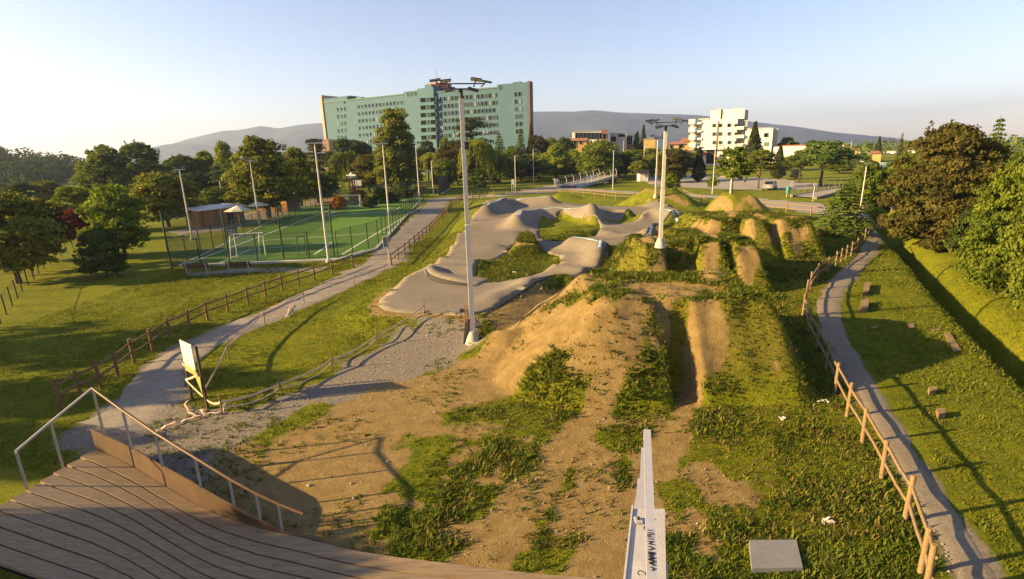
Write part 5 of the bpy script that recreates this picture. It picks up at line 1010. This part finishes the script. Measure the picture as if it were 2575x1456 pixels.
# ------------------------------------------------------------------ cars
TYRE = mat('tyre rubber', (.012, .012, .013), .85); RIM = mat('alloy rim', (.4, .4, .4), .35, metal=.7); CGLASS = mat('car glass', (.015, .018, .022), .08, spec=.7); LAMPW = mat('head lamp', (.6, .6, .58), .15); LAMPR = mat('tail lamp', (.3, .012, .01), .3)
def paint(name, c): return mat(name, c, .32, spec=.5)
CARM = {}
def car(b, rz, col_, label, group='cars parked in the park', s=1.0):
    root = empty('parked_car', b, rz); root.scale = (s, s, s); tag(root, label, 'car', group); key = col_
    if not CARM:
        # stations along x: (x, half width, z bottom, z shoulder, z top, top half width)
        st = [(-2.1, .66, .38, .72, .80, .6), (-2.0, .80, .28, .86, .95, .74), (-1.2, .86, .22, .94, .98, .80), (-.2, .87, .2, .95, .97, .82), (.75, .87, .2, .95, .97, .82), (1.7, .86, .24, .96, 1.0, .8), (2.0, .8, .3, .9, .96, .72), (2.08, .68, .4, .78, .84, .6)]
        m = MB(); P = []
        for x, w, z0, zs, zt, tw in st: P += [(x, -w*.9, z0), (x, -w, z0+.15), (x, -w, zs-.1), (x, -tw, zt), (x, tw, zt), (x, w, zs-.1), (x, w, z0+.15), (x, w*.9, z0)]
        F = []
        for i in range(len(st)-1):
            for k in range(8): F.append((i*8+k, i*8+(k+1) % 8, (i+1)*8+(k+1) % 8, (i+1)*8+k))
        F += [tuple(reversed(range(8))), tuple(range((len(st)-1)*8, len(st)*8))]; m.add(P, F, True); CARM['body'] = m.mesh('body')
        st = [(-1.15, .78, .93), (-.45, .66, 1.42), (.95, .66, 1.46), (1.75, .74, .97)]; m = MB(); P = []
        for (x, w, z), wb_ in zip(st, (.8, .82, .82, .8)): P += [(x, -w, z), (x, w, z)]
        P += [(-1.15, -.80, .92), (-1.15, .80, .92), (1.75, -.79, .95), (1.75, .79, .95), (-.45, -.81, .94), (-.45, .81, .94), (.95, -.81, .95), (.95, .81, .95)]
        g = MB().add(P, [(0, 2, 3, 1), (4, 6, 7, 5), (8, 12, 2, 0), (12, 14, 4, 2), (14, 10, 6, 4), (9, 1, 3, 13), (13, 3, 5, 15), (15, 5, 7, 11)]); CARM['glass'] = g.mesh('windows')
        CARM['roof'] = MB().box((.25, 0, 1.46), (1.5, 1.28, .05), bev=.02).bar((-.45, -.665, 1.43), (-1.15, -.79, .95), .05, .04).bar((-.45, .665, 1.43), (-1.15, .79, .95), .05, .04).bar((.95, -.665, 1.46), (1.72, -.75, .98), .09, .05).bar((.95, .665, 1.46), (1.72, .75, .98), .09, .05).bar((.25, -.7, 1.44), (.3, -.82, .95), .06, .04).bar((.25, .7, 1.44), (.3, .82, .95), .06, .04).mesh('roof')
        t = MB().tube([(0, -.1, 0), (0, .1, 0)], .31, 16, smooth=False); CARM['tyre'] = t.mesh('tyre'); CARM['tyre'].materials.append(TYRE); r_ = MB().tube([(0, -.11, 0), (0, .11, 0)], .19, 12, smooth=False); CARM['rim'] = r_.mesh('rim'); CARM['rim'].materials.append(RIM)
        for k, x, mt in (('headlight', -2.06, LAMPW), ('tail_light', 2.06, LAMPR)): CARM[k] = MB().box((0, 0, 0), (.1, .3, .14), bev=.02).mesh(k); CARM[k].materials.append(mt)
        CARM['plate'] = MB().box((2.09, 0, .58), (.03, .5, .11)).mesh('number_plate'); CARM['plate'].materials.append(LAMPW); CARM['glass'].materials.append(CGLASS)
    for part in ('body', 'roof'):
        mk = (part, key)
        if mk not in CARM: CARM[mk] = CARM[part].copy(); CARM[mk].materials.append(paint('paint '+key, {'silver': (.2, .2, .21), 'dark': (.03, .033, .04), 'red': (.22, .02, .018), 'white': (.68, .68, .66), 'blue': (.05, .09, .2), 'grey': (.16, .165, .17)}[key]))
        link(part, CARM[mk], None, root)
    link('windows', CARM['glass'], None, root); link('number_plate', CARM['plate'], None, root)
    for x in (-1.32, 1.3):
        for y in (-.78, .78): w = link('wheel', CARM['tyre'], None, root); w.location = (x, y, .31); link('rim', CARM['rim'], None, w)
    for y in (-.6, .6): o = link('headlight', CARM['headlight'], None, root); o.location = (-2.06, y, .7); o = link('tail_light', CARM['tail_light'], None, root); o.location = (2.05, y, .76)
    return root
b = np.array(GH(1936, 477)); car(b, R(236), 'silver', 'silver hatchback parked alone in the car park under the pines', s=1.15)
for px, row, rz, c, lab in ((1256, 429, 20, 'dark', 'dark car at the left end of the far parking lane'), (1270, 428, 15, 'silver', 'silver car second in the far parking lane'), (1283, 427, 15, 'grey', 'grey car third in the far parking lane beside a lamp'), (1334, 424.5, 10, 'dark', 'dark car below the dark tree in the parking lane'), (1350, 424, 5, 'red', 'red car in the far parking lane'), (1364, 423, 5, 'white', 'white car right of the red one'), (1446, 420, 5, 'blue', 'blue car under the slim yellow poplar'), (1460, 419.5, 5, 'grey', 'grey car beside the blue one'), (1722, 413, 60, 'white', 'white car parked below the yellow house'), (1735, 413, 60, 'dark', 'dark car beside the white one below the yellow house'), (2152, 408, 0, 'silver', 'silver car before the far yellow house'), (2178, 409, 0, 'white', 'white car before the far yellow house, right of the silver one')):
    b = np.array(GH(px, row, 600)); car(b, R(rz), c, lab)
# ------------------------------------------------------------------ bridges and road signs
def post_rail(root, A, B, n, h, r, m, curve=0., rails=2, name='baluster'):
    for i in range(n):
        q = A+(B-A)*i/(n-1); MB().tube([q, q+[0, 0, h*.6], q+[curve, 0, h]], [r, r, r*.8], 6).build(name, m, root)
    for k in range(rails): z = h*(k+1)/(rails+.4); MB().tube([A+[0, 0, z], B+[0, 0, z]], r*.35, 5).build('rail', STEEL, root)
A = np.array(at_depth(1453, 122)); B = np.array(at_depth(1550, 140)); dz_ = vheight(B, 442)
root = empty('footbridge', A); tag(root, 'small arched footbridge with pale curved posts over the stream', 'bridge'); u = B-A; u[2] = 0; top = u+[0, 0, dz_]; side = np.array([-u[1], u[0], 0])/np.hypot(*u[:2])*5
MB().bar((0, 0, .1), top, .5, .7).build('side_beam', GREYW, root); MB().bar(side+[0, 0, .1], side+top, .5, .7).build('side_beam', GREYW, root)
MB().add([(0, 0, .3), top+[0, 0, .1], side+top+[0, 0, .1], side+[0, 0, .3]], [(3, 2, 1, 0)]).build('deck', ROADM, root)
MB().add([u*.55+[0, -.2, dz_*.5], u+[0, -.2, dz_-.2], u+[0, -.2, 0], u*.86+[0, -.2, .0], u*.8+[0, -.2, dz_*.35]], [(0, 4, 3, 2, 1)]).build('abutment', mat('brown brick', (.10, .055, .045), .9, .2, 2), root)
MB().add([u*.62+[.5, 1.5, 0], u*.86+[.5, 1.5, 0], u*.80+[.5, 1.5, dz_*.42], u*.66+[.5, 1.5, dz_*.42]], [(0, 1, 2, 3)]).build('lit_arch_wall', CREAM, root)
post_rail(root, np.array([0, 0, .3]), top, 7, 2.0, .09, GREYW, -.4); post_rail(root, side+[0, 0, .3], side+top, 7, 2.0, .09, GREYW, -.4)
A2 = np.array(at_depth(1395, 128)); A2[2] = .1; B2 = np.array(A)+side+[0, 0, .2]; root = empty('lane_railing', A2); tag(root, 'row of pale curved posts along the lane before the footbridge', 'railing'); post_rail(root, A2*0, B2-A2, 6, 1.9, .09, GREYW, -.4)
root = empty('small_bridge', np.array(GH(1990, 496))); tag(root, 'flat bridge with pale mesh railings at the right of the car park', 'bridge'); O = np.array(GH(1990, 496))
P = [np.array(GH(*q))-O for q in ((1990, 495), (2110, 479), (2050, 501), (2125, 486))]
for a, b_ in ((P[0], P[1]), (P[2], P[3])):
    post_rail(root, a+[0, 0, .25], b_+[0, 0, .6], 9, 1.3, .03, mat('dull steel', (.17, .16, .15), .7), 0, 2); MB().bar(a+[0, 0, .15], b_+[0, 0, .5], .4, .35).build('edge_beam', MATS['dull steel'], root)
MB().add([P[0]+[0, 0, .2], P[1]+[0, 0, .55], P[3]+[0, 0, .55], P[2]+[0, 0, .2]], [(3, 2, 1, 0)]).build('deck', ROADM, root)
for px, by, tp, lab in ((1988, 496, 455, 'white post with a small round road sign by the flat bridge'), (2044, 506, 460, 'slim white post right of the round sign by the flat bridge')):
    b = np.array(GH(px, by)); h = vheight(b, tp); root = empty('road_sign', b); tag(root, lab, 'road sign', 'white posts by the flat bridge'); MB().tube([(0, 0, 0), (0, 0, h)], .07, 8).build('post', STEEL, root)
    if px < 2000: MB().tube([(0, -.12, h-.5), (0, -.18, h-.5)], .36, 16, smooth=False).build('disc', STEELW, root)
    else: MB().box((0, -.1, h-.2), (.5, .06, .4)).build('plate', STEELW, root)
b = np.array(GH(1290, 481)); k = (b-CAM)@FW/FOC; root = empty('meadow_sign', b); tag(root, 'pale notice board on two legs in the meadow', 'notice board'); MB().box((0, 0, 23*k), (7*k, .08, 13*k)).build('panel', FRAMEW, root)
for s in (-2.6, 2.6): MB().tube([(s*k, .05, 0), (s*k, .05, 26*k)], .06, 6).build('post', GREYW, root)
b = np.array(GH(1978, 496)); root = empty('waste_bin', b); tag(root, 'small blue green bin on a post by the flat bridge', 'bin'); MB().tube([(0, 0, 0), (0, 0, 1.8)], .06, 6).build('post', GREYW, root); MB().tube([(0, -.2, .7), (0, -.2, 1.7)], [.28, .34], 10).build('bucket', mat('teal plastic', (.06, .2, .2), .5), root)
f = Front(150); root = empty('billboard', (0, 0, 0)); tag(root, 'blue and white billboard left of the right thicket', 'billboard'); f.box(MB(), 2209, 2227, 408, 427, .3, 0).build('panel', mat('blue print', (.2, .4, .62), .6, .5, .8, c2=(.7, .72, .72)), root)
for px in (2212, 2224): p = f.at(px, 427); MB().tube([(p[0], 150.2, 0), (p[0], 150.2, p[2])], .1, 6).build('post', GREYW, root)
A = np.array(GH(2222, 535)); B = np.array(GH(2262, 541)); root = empty('metal_barrier', A); tag(root, 'white tubular barrier at the end of the right hand lane', 'barrier'); post_rail(root, A*0, B-A, 3, 1.1, .05, STEELW, 0, 2, 'post')
# ------------------------------------------------------------------ foreground: wooden ramp, handrail, white railing
DECK, N, L, bb = nodes('weathered deck boards'); tc = N.new('ShaderNodeTexCoord'); mp = N.new('ShaderNodeMapping'); mp.inputs['Scale'].default_value = (.7, 9, 9); L.new(tc.outputs['Object'], mp.inputs[0]); r = ramp(N, [(.3, (.13, .088, .048)), (.5, (.22, .155, .088)), (.7, (.29, .215, .13))]); L.new(noise(N, L, mp.outputs[0], 2.2, 9, .72).outputs['Fac'], r.inputs['Fac']); L.new(r.outputs['Color'], bb.inputs['Base Color']); bb.inputs['Roughness'].default_value = .85; bp = N.new('ShaderNodeBump'); bp.inputs['Strength'].default_value = .35; bp.inputs['Distance'].default_value = .01; L.new(noise(N, L, mp.outputs[0], 8, 6, .7).outputs['Fac'], bp.inputs['Height']); L.new(bp.outputs['Normal'], bb.inputs['Normal'])
PLYB = mat('varnished plywood darkened as shade', (.075, .045, .027), .7, .2, 2); RAILB = mat('brown handrail', (.10, .052, .03), .5, .15, 5)  # side panel plywood is darkened in colour to stand for shade
L0 = [(-300, 930), (0, 1046), (240, 1128), (335, 1174), (403, 1216), (498, 1272), (560, 1299), (650, 1328), (770, 1354), (815, 1367), (900, 1386), (1000, 1401), (1340, 1442), (1570, 1459), (1760, 1466)]
zl = lambda px: .14+.6*max(0, (815-px)/815)**1.6
root = empty('wooden_ramp', (0, 6, 0)); tag(root, 'weathered wooden start ramp of long boards at the bottom left', 'ramp'); RO = np.array([0, 6, 0])
xs_ = np.linspace(-250, 1600, 38); offs = [0, 36, 67, 99, 132, 166, 202, 240, 280, 324, 372]
def l0(x): return np.interp(x, [p[0] for p in L0], [p[1] for p in L0])
def x_cut(k): xx = np.arange(-600, 260, 2.); g = l0(xx)+offs[k]-1127-(240-xx)*.60; return float(xx[np.argmax(g >= 0)])
def deckline(k, dy=0.): return [np.array(G(x, l0(x)+offs[k]+dy, zl(x)+.03*k)) for x in np.linspace(x_cut(k), 1600, 40)]
for k in range(len(offs)-1):
    a = deckline(k, 2.2 if k else 0); b_ = deckline(k+1, -2.2); V, F = [], []
    for p, q in zip(a, b_):
        p = p-RO; q = q-RO; V += [p, q, q-[0, 0, .07], p-[0, 0, .07]]
    for i in range(len(V)//4-1):
        s = i*4; F += [(s, s+1, s+5, s+4), (s+1, s+2, s+6, s+5), (s+2, s+3, s+7, s+6), (s+3, s, s+4, s+7)]
    F += [(0, 3, 2, 1), (len(V)-4, len(V)-3, len(V)-2, len(V)-1)]
    MB().add(V, F).build('board', DECK, root)
a = deckline(0, 10); b_ = deckline(len(offs)-1); V, F = [], []
for p, q in zip(a[2:], b_[2:]):
    V += [p-RO-[0, 0, .12], q-RO-[0, 0, .12]]
for i in range(len(V)//2-1): F.append((2*i, 2*i+1, 2*i+3, 2*i+2))
MB().add(V, F).build('substructure', DARKI, root)
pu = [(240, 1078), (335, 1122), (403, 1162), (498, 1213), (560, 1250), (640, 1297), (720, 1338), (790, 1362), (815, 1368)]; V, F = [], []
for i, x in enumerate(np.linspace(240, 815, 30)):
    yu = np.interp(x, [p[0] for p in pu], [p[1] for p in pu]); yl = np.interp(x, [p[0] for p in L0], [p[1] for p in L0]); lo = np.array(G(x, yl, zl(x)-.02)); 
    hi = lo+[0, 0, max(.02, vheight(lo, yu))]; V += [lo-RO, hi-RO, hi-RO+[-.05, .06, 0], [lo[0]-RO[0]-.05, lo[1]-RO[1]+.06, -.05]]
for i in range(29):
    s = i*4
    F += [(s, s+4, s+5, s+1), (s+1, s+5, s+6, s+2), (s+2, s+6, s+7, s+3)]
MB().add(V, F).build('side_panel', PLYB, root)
def panel_top(x):
    yl = np.interp(x, [p[0] for p in L0], [p[1] for p in L0]); lo = np.array(G(x, yl, zl(x)-.02)); return lo+[-.03, .03, max(.02, vheight(lo, np.interp(x, [p[0] for p in pu], [p[1] for p in pu])))]
hr = empty('handrail', (0, 6, 0)); tag(hr, 'brown handrail on pale metal posts down the left side of the ramp', 'handrail'); tops = []
for x, tp in ((276, 976), (345, 1032), (422, 1088), (518, 1150), (598, 1203), (661, 1240), (713, 1266)):
    b = panel_top(x); h = vheight(b, tp); MB().box(b-RO+[0, 0, h/2-.03], (.045, .045, h), .3).build('post', STEEL, hr); tops.append(b-RO+[0, 0, h])
e = panel_top(775)-RO; tops.append(e+[0, 0, vheight(e+RO, 1292)]); d0 = tops[0]
MB().tube(tops, .035, 8).build('rail', RAILB, hr)
cn = [tops[0]]
for x, yb, tp in ((160, 1180, 1062), (70, 1234, 1135)):
    b = np.array(G(x, yb, zl(x))); h = vheight(b, tp); MB().box(b-RO+[0, 0, h/2-.03], (.045, .045, h), .3).build('post', STEEL, hr); cn.append(b-RO+[0, 0, h])
MB().tube(cn, .03, 8).build('upper_rail', STEELW, hr)
# white railing on the right of the ramp
WPAINT = mat('chipped white paint', (.40, .39, .40), .5, .12, 7, bump=.15, bscale=40); GPAINT = mat('grey white steel', (.34, .34, .38), .42, .08, 6); INK = mat('black marker', (.012, .012, .014), .6)
root = empty('white_railing', (1.1, 3.5, 0)); tag(root, 'white steel railing post and bars standing right of the ramp', 'railing'); RO = np.array([1.1, 3.5, 0])
q = [G(1566, 1500, 5.0), G(1676, 1500, 5.0), G(1672, 1279, 5.0), G(1589, 1279, 5.0)]; V = [p-RO for p in q]+[p-RO-[0, 0, .3] for p in q]
MB().add(V, [(0, 1, 2, 3), (7, 6, 5, 4), (0, 4, 5, 1), (1, 5, 6, 2), (2, 6, 7, 3), (3, 7, 4, 0)]).build('cap_beam', WPAINT, root)
MB().box((.02, .1, 2.35), (.2, .26, 4.7)).build('post', WPAINT, root)
fl_ = [G(1563, 1500, 4.97), G(1569, 1500, 4.97), G(1592, 1281, 4.97), G(1588, 1281, 4.97)]; MB().add([p-RO+[0, 0, .045] for p in fl_]+[p-RO-[0, 0, .3] for p in fl_], [(0, 1, 2, 3), (0, 4, 5, 1), (2, 6, 7, 3), (3, 7, 4, 0), (1, 5, 6, 2)]).build('flange', WPAINT, root)
def rbar(n0, n1, z, w, h, name, m): a = G(*n0, z)-RO; b_ = G(*n1, z)-RO; return MB().bar(a, b_, w, h).build(name, m, root)
tb_ = rbar((1641, 1500), (1627, 1085), 5.16, .072, .05, 'top_bar', GPAINT)
rbar((1612, 1330), (1619, 1131), 4.92, .055, .05, 'bar', GPAINT); rbar((1600, 1330), (1609.5, 1208), 4.72, .05, .05, 'bar', GPAINT); rbar((1592, 1330), (1604.5, 1256), 4.5, .05, .05, 'bar', GPAINT)
p = G(1605, 1308, 5.02)-RO; pl = MB().box(p, (.06, .07, .02)).build('bolt_plate', GPAINT, root); MB().tube([p, p+[0, 0, .03]], .012, 8).build('bolt', DARKM, pl)
p = G(1623, 1330, 5.0)-RO; MB().tube([p, p+[0, 0, .02]], .014, 8).build('bolt', DARKM, root)
# marker scrawl along the top bar
a = G(1641, 1500, 5.19)-RO; b_ = G(1627, 1085, 5.19)-RO; u = (b_-a)/np.linalg.norm(b_-a); s_ = np.array([u[1], -u[0], 0]); m = MB()
def stroke(pts, w=.006):
    P = [a+u*(.12+p[1])+s_*p[0] for p in pts]
    for c, d in zip(P[:-1], P[1:]): m.bar(c, d, w, .003)
stroke([(-.02, .50), (.015, .50)]); stroke([(-.02, .47), (.012, .475), (.012, .455), (-.02, .45), (-.02, .43), (.015, .43)]); stroke([(-.02, .41), (.015, .405)]); stroke([(-.02, .38), (.015, .385), (-.015, .355), (.02, .35)]); stroke([(-.02, .33), (.02, .31), (-.02, .29)]); stroke([(-.02, .27), (.02, .27), (.0, .24), (-.02, .26)], .012); stroke([(-.02, .23), (.02, .22), (-.02, .2), (.02, .19)], .012); stroke([(.02, .18), (-.015, .17), (.02, .15)], .01); stroke([(-.01, .13), (.02, .12), (.0, .1)])
m.build('scrawl', INK, root)
m = MB(); c0 = G(1612, 1441, 5.02)-RO; prev = None
for i in range(9): t = i/8*4.2; c = c0+np.array([.022*math.cos(t), .022*math.sin(t), .0]); (m.bar(prev, c, .006, .003) if prev is not None else None); prev = c
m.build('scrawl', INK, root)
# ------------------------------------------------------------------ slab, planks, litter
SLAB = mat('grey slab', (.20, .20, .205), .7, .12, 2.2, c2=(.15, .15, .15)); q = [np.array(GH(*p)) for p in ((1890, 1443), (2017, 1440), (2001, 1369), (1882, 1371))]; z = max(p[2] for p in q)+.12; o = MB().add([(p[0], p[1], z) for p in q]+[(p[0], p[1], z-.25) for p in q], [(0, 1, 2, 3), (0, 4, 5, 1), (1, 5, 6, 2), (2, 6, 7, 3), (3, 7, 4, 0)]).build('manhole_slab', SLAB); tag(o, 'pale grey inspection slab in the grass at the bottom right', 'slab')
for pts, lab, hh in (([(2373, 841), (2387, 839), (2416, 884), (2396, 885)], 'wide plank lying in the grass right of the narrow path', .08), ([(2344, 830), (2364, 828), (2365, 833), (2346, 834)], 'short pale batten left of the wide plank', .05), ([(2282, 818), (2296, 815), (2300, 826), (2288, 829)], 'small pale stone slab beside the worn line', .06), ([(2190, 822), (2208, 822), (2208, 826), (2192, 827)], 'pale scrap of board in the mound shadow', .04), ([(2172, 722), (2188, 718), (2184, 742), (2168, 746)], 'sawn log seat by the bend of the path, far one', .25), ([(2164, 765), (2184, 762), (2181, 785), (2162, 788)], 'sawn log seat by the bend of the path, near one', .25), ([(2352, 1042), (2372, 1040), (2376, 1052), (2358, 1056)], 'sawn stump in the grass right of the near fence', .2), ([(2332, 985), (2350, 982), (2352, 992), (2336, 996)], 'small stump above the sawn one', .18)):
    q = [np.array(GH(*p)) for p in pts]; q = q[::-1] if ((q[1]-q[0])[0]*(q[2]-q[1])[1]-(q[1]-q[0])[1]*(q[2]-q[1])[0]) < 0 else q; z = max(p[2] for p in q)+hh; n = len(q); o = MB().add([(p[0], p[1], z) for p in q]+[(p[0], p[1], z-hh-.15) for p in q], [tuple(range(n))]+[(i, n+i, n+(i+1) % n, (i+1) % n) for i in range(n)]).build('plank' if hh < .1 else 'log_seat', FENCEL); tag(o, lab, 'board' if hh < .1 else 'log', 'timber pieces in the grass')
rs = random.Random(8)
for px, row, lab in ((1975, 1055, 'crumpled pale litter in the weeds left of the fence'), (2075, 1312, 'crumpled white litter above the grey slab'), (1540, 678, 'pale scrap beside the asphalt edge'), (1297, 686, 'white scrap on the grassed island'), (2068, 1012, 'small white scrap near the wooden fence')):
    b = np.array(GH(px, row)); m = MB()
    for i in range(6): m.box((rs.uniform(-.15, .15), rs.uniform(-.06, .06), rs.uniform(.02, .07)), (rs.uniform(.05, .16), rs.uniform(.04, .09), .012), rot=Matrix.Rotation(rs.uniform(0, 3), 3, 'Z') @ Matrix.Rotation(rs.uniform(-.6, .6), 3, 'X'))
    o = m.build('litter', mat('white paper', (.6, .55, .5), .8)); o.location = tuple(b); tag(o, lab, 'litter', 'scraps of litter')
# ------------------------------------------------------------------ grass, weeds and stones
def scatter_grass(name, label, n, xr, yr, size, keep, m, seed, blades=4, zmin=None):
    rs = np.random.RandomState(seed); X = rs.uniform(*xr, n); Y = yr[0]+(yr[1]-yr[0])*rs.uniform(0, 1, n)**1.5; d, g = zones(X, Y); da = np.full(n, -9.); k = (Y > 15) & (Y < 110); s_ = sdf(ASPH, X[k], Y[k])
    for hp in HOLES: s_ = np.minimum(s_, -sdf(hp, X[k], Y[k]))
    da[k] = s_; pn = fbm(X, Y, 2.2, 3)
    ok = keep(d, g, pn, rs.uniform(0, 1, n)) & (da < -.12)
    q = np.array([np.array(G(x_, y_)[:2]) for x_, y_ in [(-250, 1075), (0, 1165), (498, 1290), (815, 1370), (1000, 1404), (1340, 1445), (1700, 1470)]]); ok &= Y > np.interp(X, q[:, 0], q[:, 1])-.02
    # only what the picture can see, with a margin
    P = np.stack([X, Y, np.zeros(n)], 1)-CAM; dep = P@FW; u = PW/2+FOC*(P@RT)/dep; ok &= (u > -250) & (u < PW+250)
    ok &= dist_line(PATH_LP, X, Y) > 1.15; ok &= dist_line(PATH_RP, X, Y) > .55; ok &= ~inside([tuple(p) for p in PC], X, Y)
    if name != 'grass': py_ = sorted((p[1], p[0]) for p in PATH_RP); ok &= X < np.interp(Y, [p[0] for p in py_], [p[1] for p in py_])+.3+1.5*(rs.uniform(0, 1, n) > .93)
    if zmin is not None: ok &= Hf(X, Y) > zmin
    X, Y, pn = X[ok], Y[ok], pn[ok]; Z = Hf(X, Y); n = len(X); sc = size*rs.uniform(.55, 1.4, n)*(1+.5*np.clip(pn*2, -.8, 1))*(.8+.012*Y)
    V, T = [], []; tone = np.clip(.5+pn*.5+rs.normal(0, .3, n), 0, 1)
    for b_ in range(blades):
        th = rs.uniform(0, 6.283, n); lean = rs.uniform(.25, 1.1, n)*sc; w = .22*sc*rs.uniform(.6, 1.5, n); ox = rs.normal(0, .4, n)*sc; oy = rs.normal(0, .4, n)*sc; h = sc*rs.uniform(.45, 1., n); cx, sy = np.cos(th), np.sin(th)
        V.append(np.stack([np.stack([X+ox-sy*w, Y+oy+cx*w, Z-.01], 1), np.stack([X+ox+sy*w, Y+oy-cx*w, Z-.01], 1), np.stack([X+ox+cx*lean+sy*w*.3, Y+oy+sy*lean-cx*w*.3, Z+h*.75], 1), np.stack([X+ox+cx*lean*1.5, Y+oy+sy*lean*1.5, Z+h], 1)], 1).reshape(-1, 3)); T.append(np.repeat(tone, 4))
    V = np.concatenate(V); F = np.arange(len(V)).reshape(-1, 4); me = np_mesh(name, V, F); attr(me, 'tone', np.concatenate(T)); o = link(name, me, m); tag(o, label, 'grass', kind='stuff'); return o
GR1 = foliage('short grass', (.038, .060, .008), (.088, .108, .012), (.15, .148, .024), .4); GR2 = foliage('weeds', (.028, .048, .008), (.068, .092, .013), (.13, .138, .024), .4); GR3 = foliage('dry stalks', (.07, .058, .015), (.13, .10, .028), (.2, .15, .05), .3)
scatter_grass('grass', 'short lawn grass on the near ground', 230000, (-26, 30), (7.5, 52), .062, lambda d, g, p, u: (d < .1+.55*u) & (g < .1+.5*u), GR1, 11, 3)
scatter_grass('weeds', 'broad leaved weeds on the mounds and in the foreground', 70000, (-4, 26), (8, 46), .085, lambda d, g, p, u: (d < .1+.6*u) & (g < .4) & (p+.6*u > .25), GR2, 12, 5)
scatter_grass('dry_grass', 'dry straw coloured stalks on the mound faces', 60000, (-2, 24), (9, 46), .10, lambda d, g, p, u: (u > .5+d*.38) & (g < .4) & (d < .97), GR3, 13, 3)
scatter_grass('edge_weeds', 'sparse weeds scattered on bare earth and gravel', 9000, (-12, 12), (8, 26), .07, lambda d, g, p, u: ((d > .4) | (g > .4)) & (p+.2*u > .2), GR2, 15, 5)
scatter_grass('tall_weeds', 'taller weed clumps dotted over the mounds', 24000, (-2, 24), (9, 46), .125, lambda d, g, p, u: (d < .3) & (g < .3) & (p+.5*u > .34), GR2, 17, 7)
scatter_grass('mound_weeds', 'mixed weeds covering the mound slopes', 60000, (0, 24), (13, 48), .1, lambda d, g, p, u: (d < .05+.6*u) & (u > .35), GR2, 19, 5, .35)
def stones():
    rs = np.random.RandomState(21); n = 26000; X = rs.uniform(-14, 9, n); Y = 8+20*rs.uniform(0, 1, n)**1.3; d, g = zones(X, Y); ok = ((g > .4) & (rs.rand(n) < .9)) | ((d > .5) & (rs.rand(n) < .16)); ok &= sdf(ASPH, X, Y) < -.2; q = np.array([np.array(G(x_, y_)[:2]) for x_, y_ in [(-250, 1075), (0, 1165), (498, 1290), (815, 1370), (1340, 1445), (1700, 1470)]]); ok &= Y > np.interp(X, q[:, 0], q[:, 1])
    X, Y = X[ok], Y[ok]; n = len(X); Z = Hf(X, Y)+.025; s = .011*rs.lognormal(0, .5, n); base = np.array([(1, 0, -.2), (0, 1, -.2), (-1, 0, -.2), (0, -1, -.2), (.1, .1, .75)]); th = rs.uniform(0, 6.28, n)
    V = base[None]*np.stack([s*rs.uniform(.7, 1.5, n), s*rs.uniform(.7, 1.4, n), s], 1)[:, None]; c, si = np.cos(th)[:, None], np.sin(th)[:, None]; V = np.stack([V[..., 0]*c-V[..., 1]*si, V[..., 0]*si+V[..., 1]*c, V[..., 2]], -1)+np.stack([X, Y, Z], 1)[:, None]
    F = (np.array([(0, 1, 4), (1, 2, 4), (2, 3, 4), (3, 0, 4)])[None]+np.arange(n)[:, None, None]*5).reshape(-1, 3); return np_mesh('pebbles', V.reshape(-1, 3), F)
o = link('pebbles', stones(), mat('pebble stone', (.40, .36, .31), .9, .4, 9, c2=(.2, .17, .14))); tag(o, 'loose pebbles on the gravel and bare earth', 'gravel', kind='stuff')
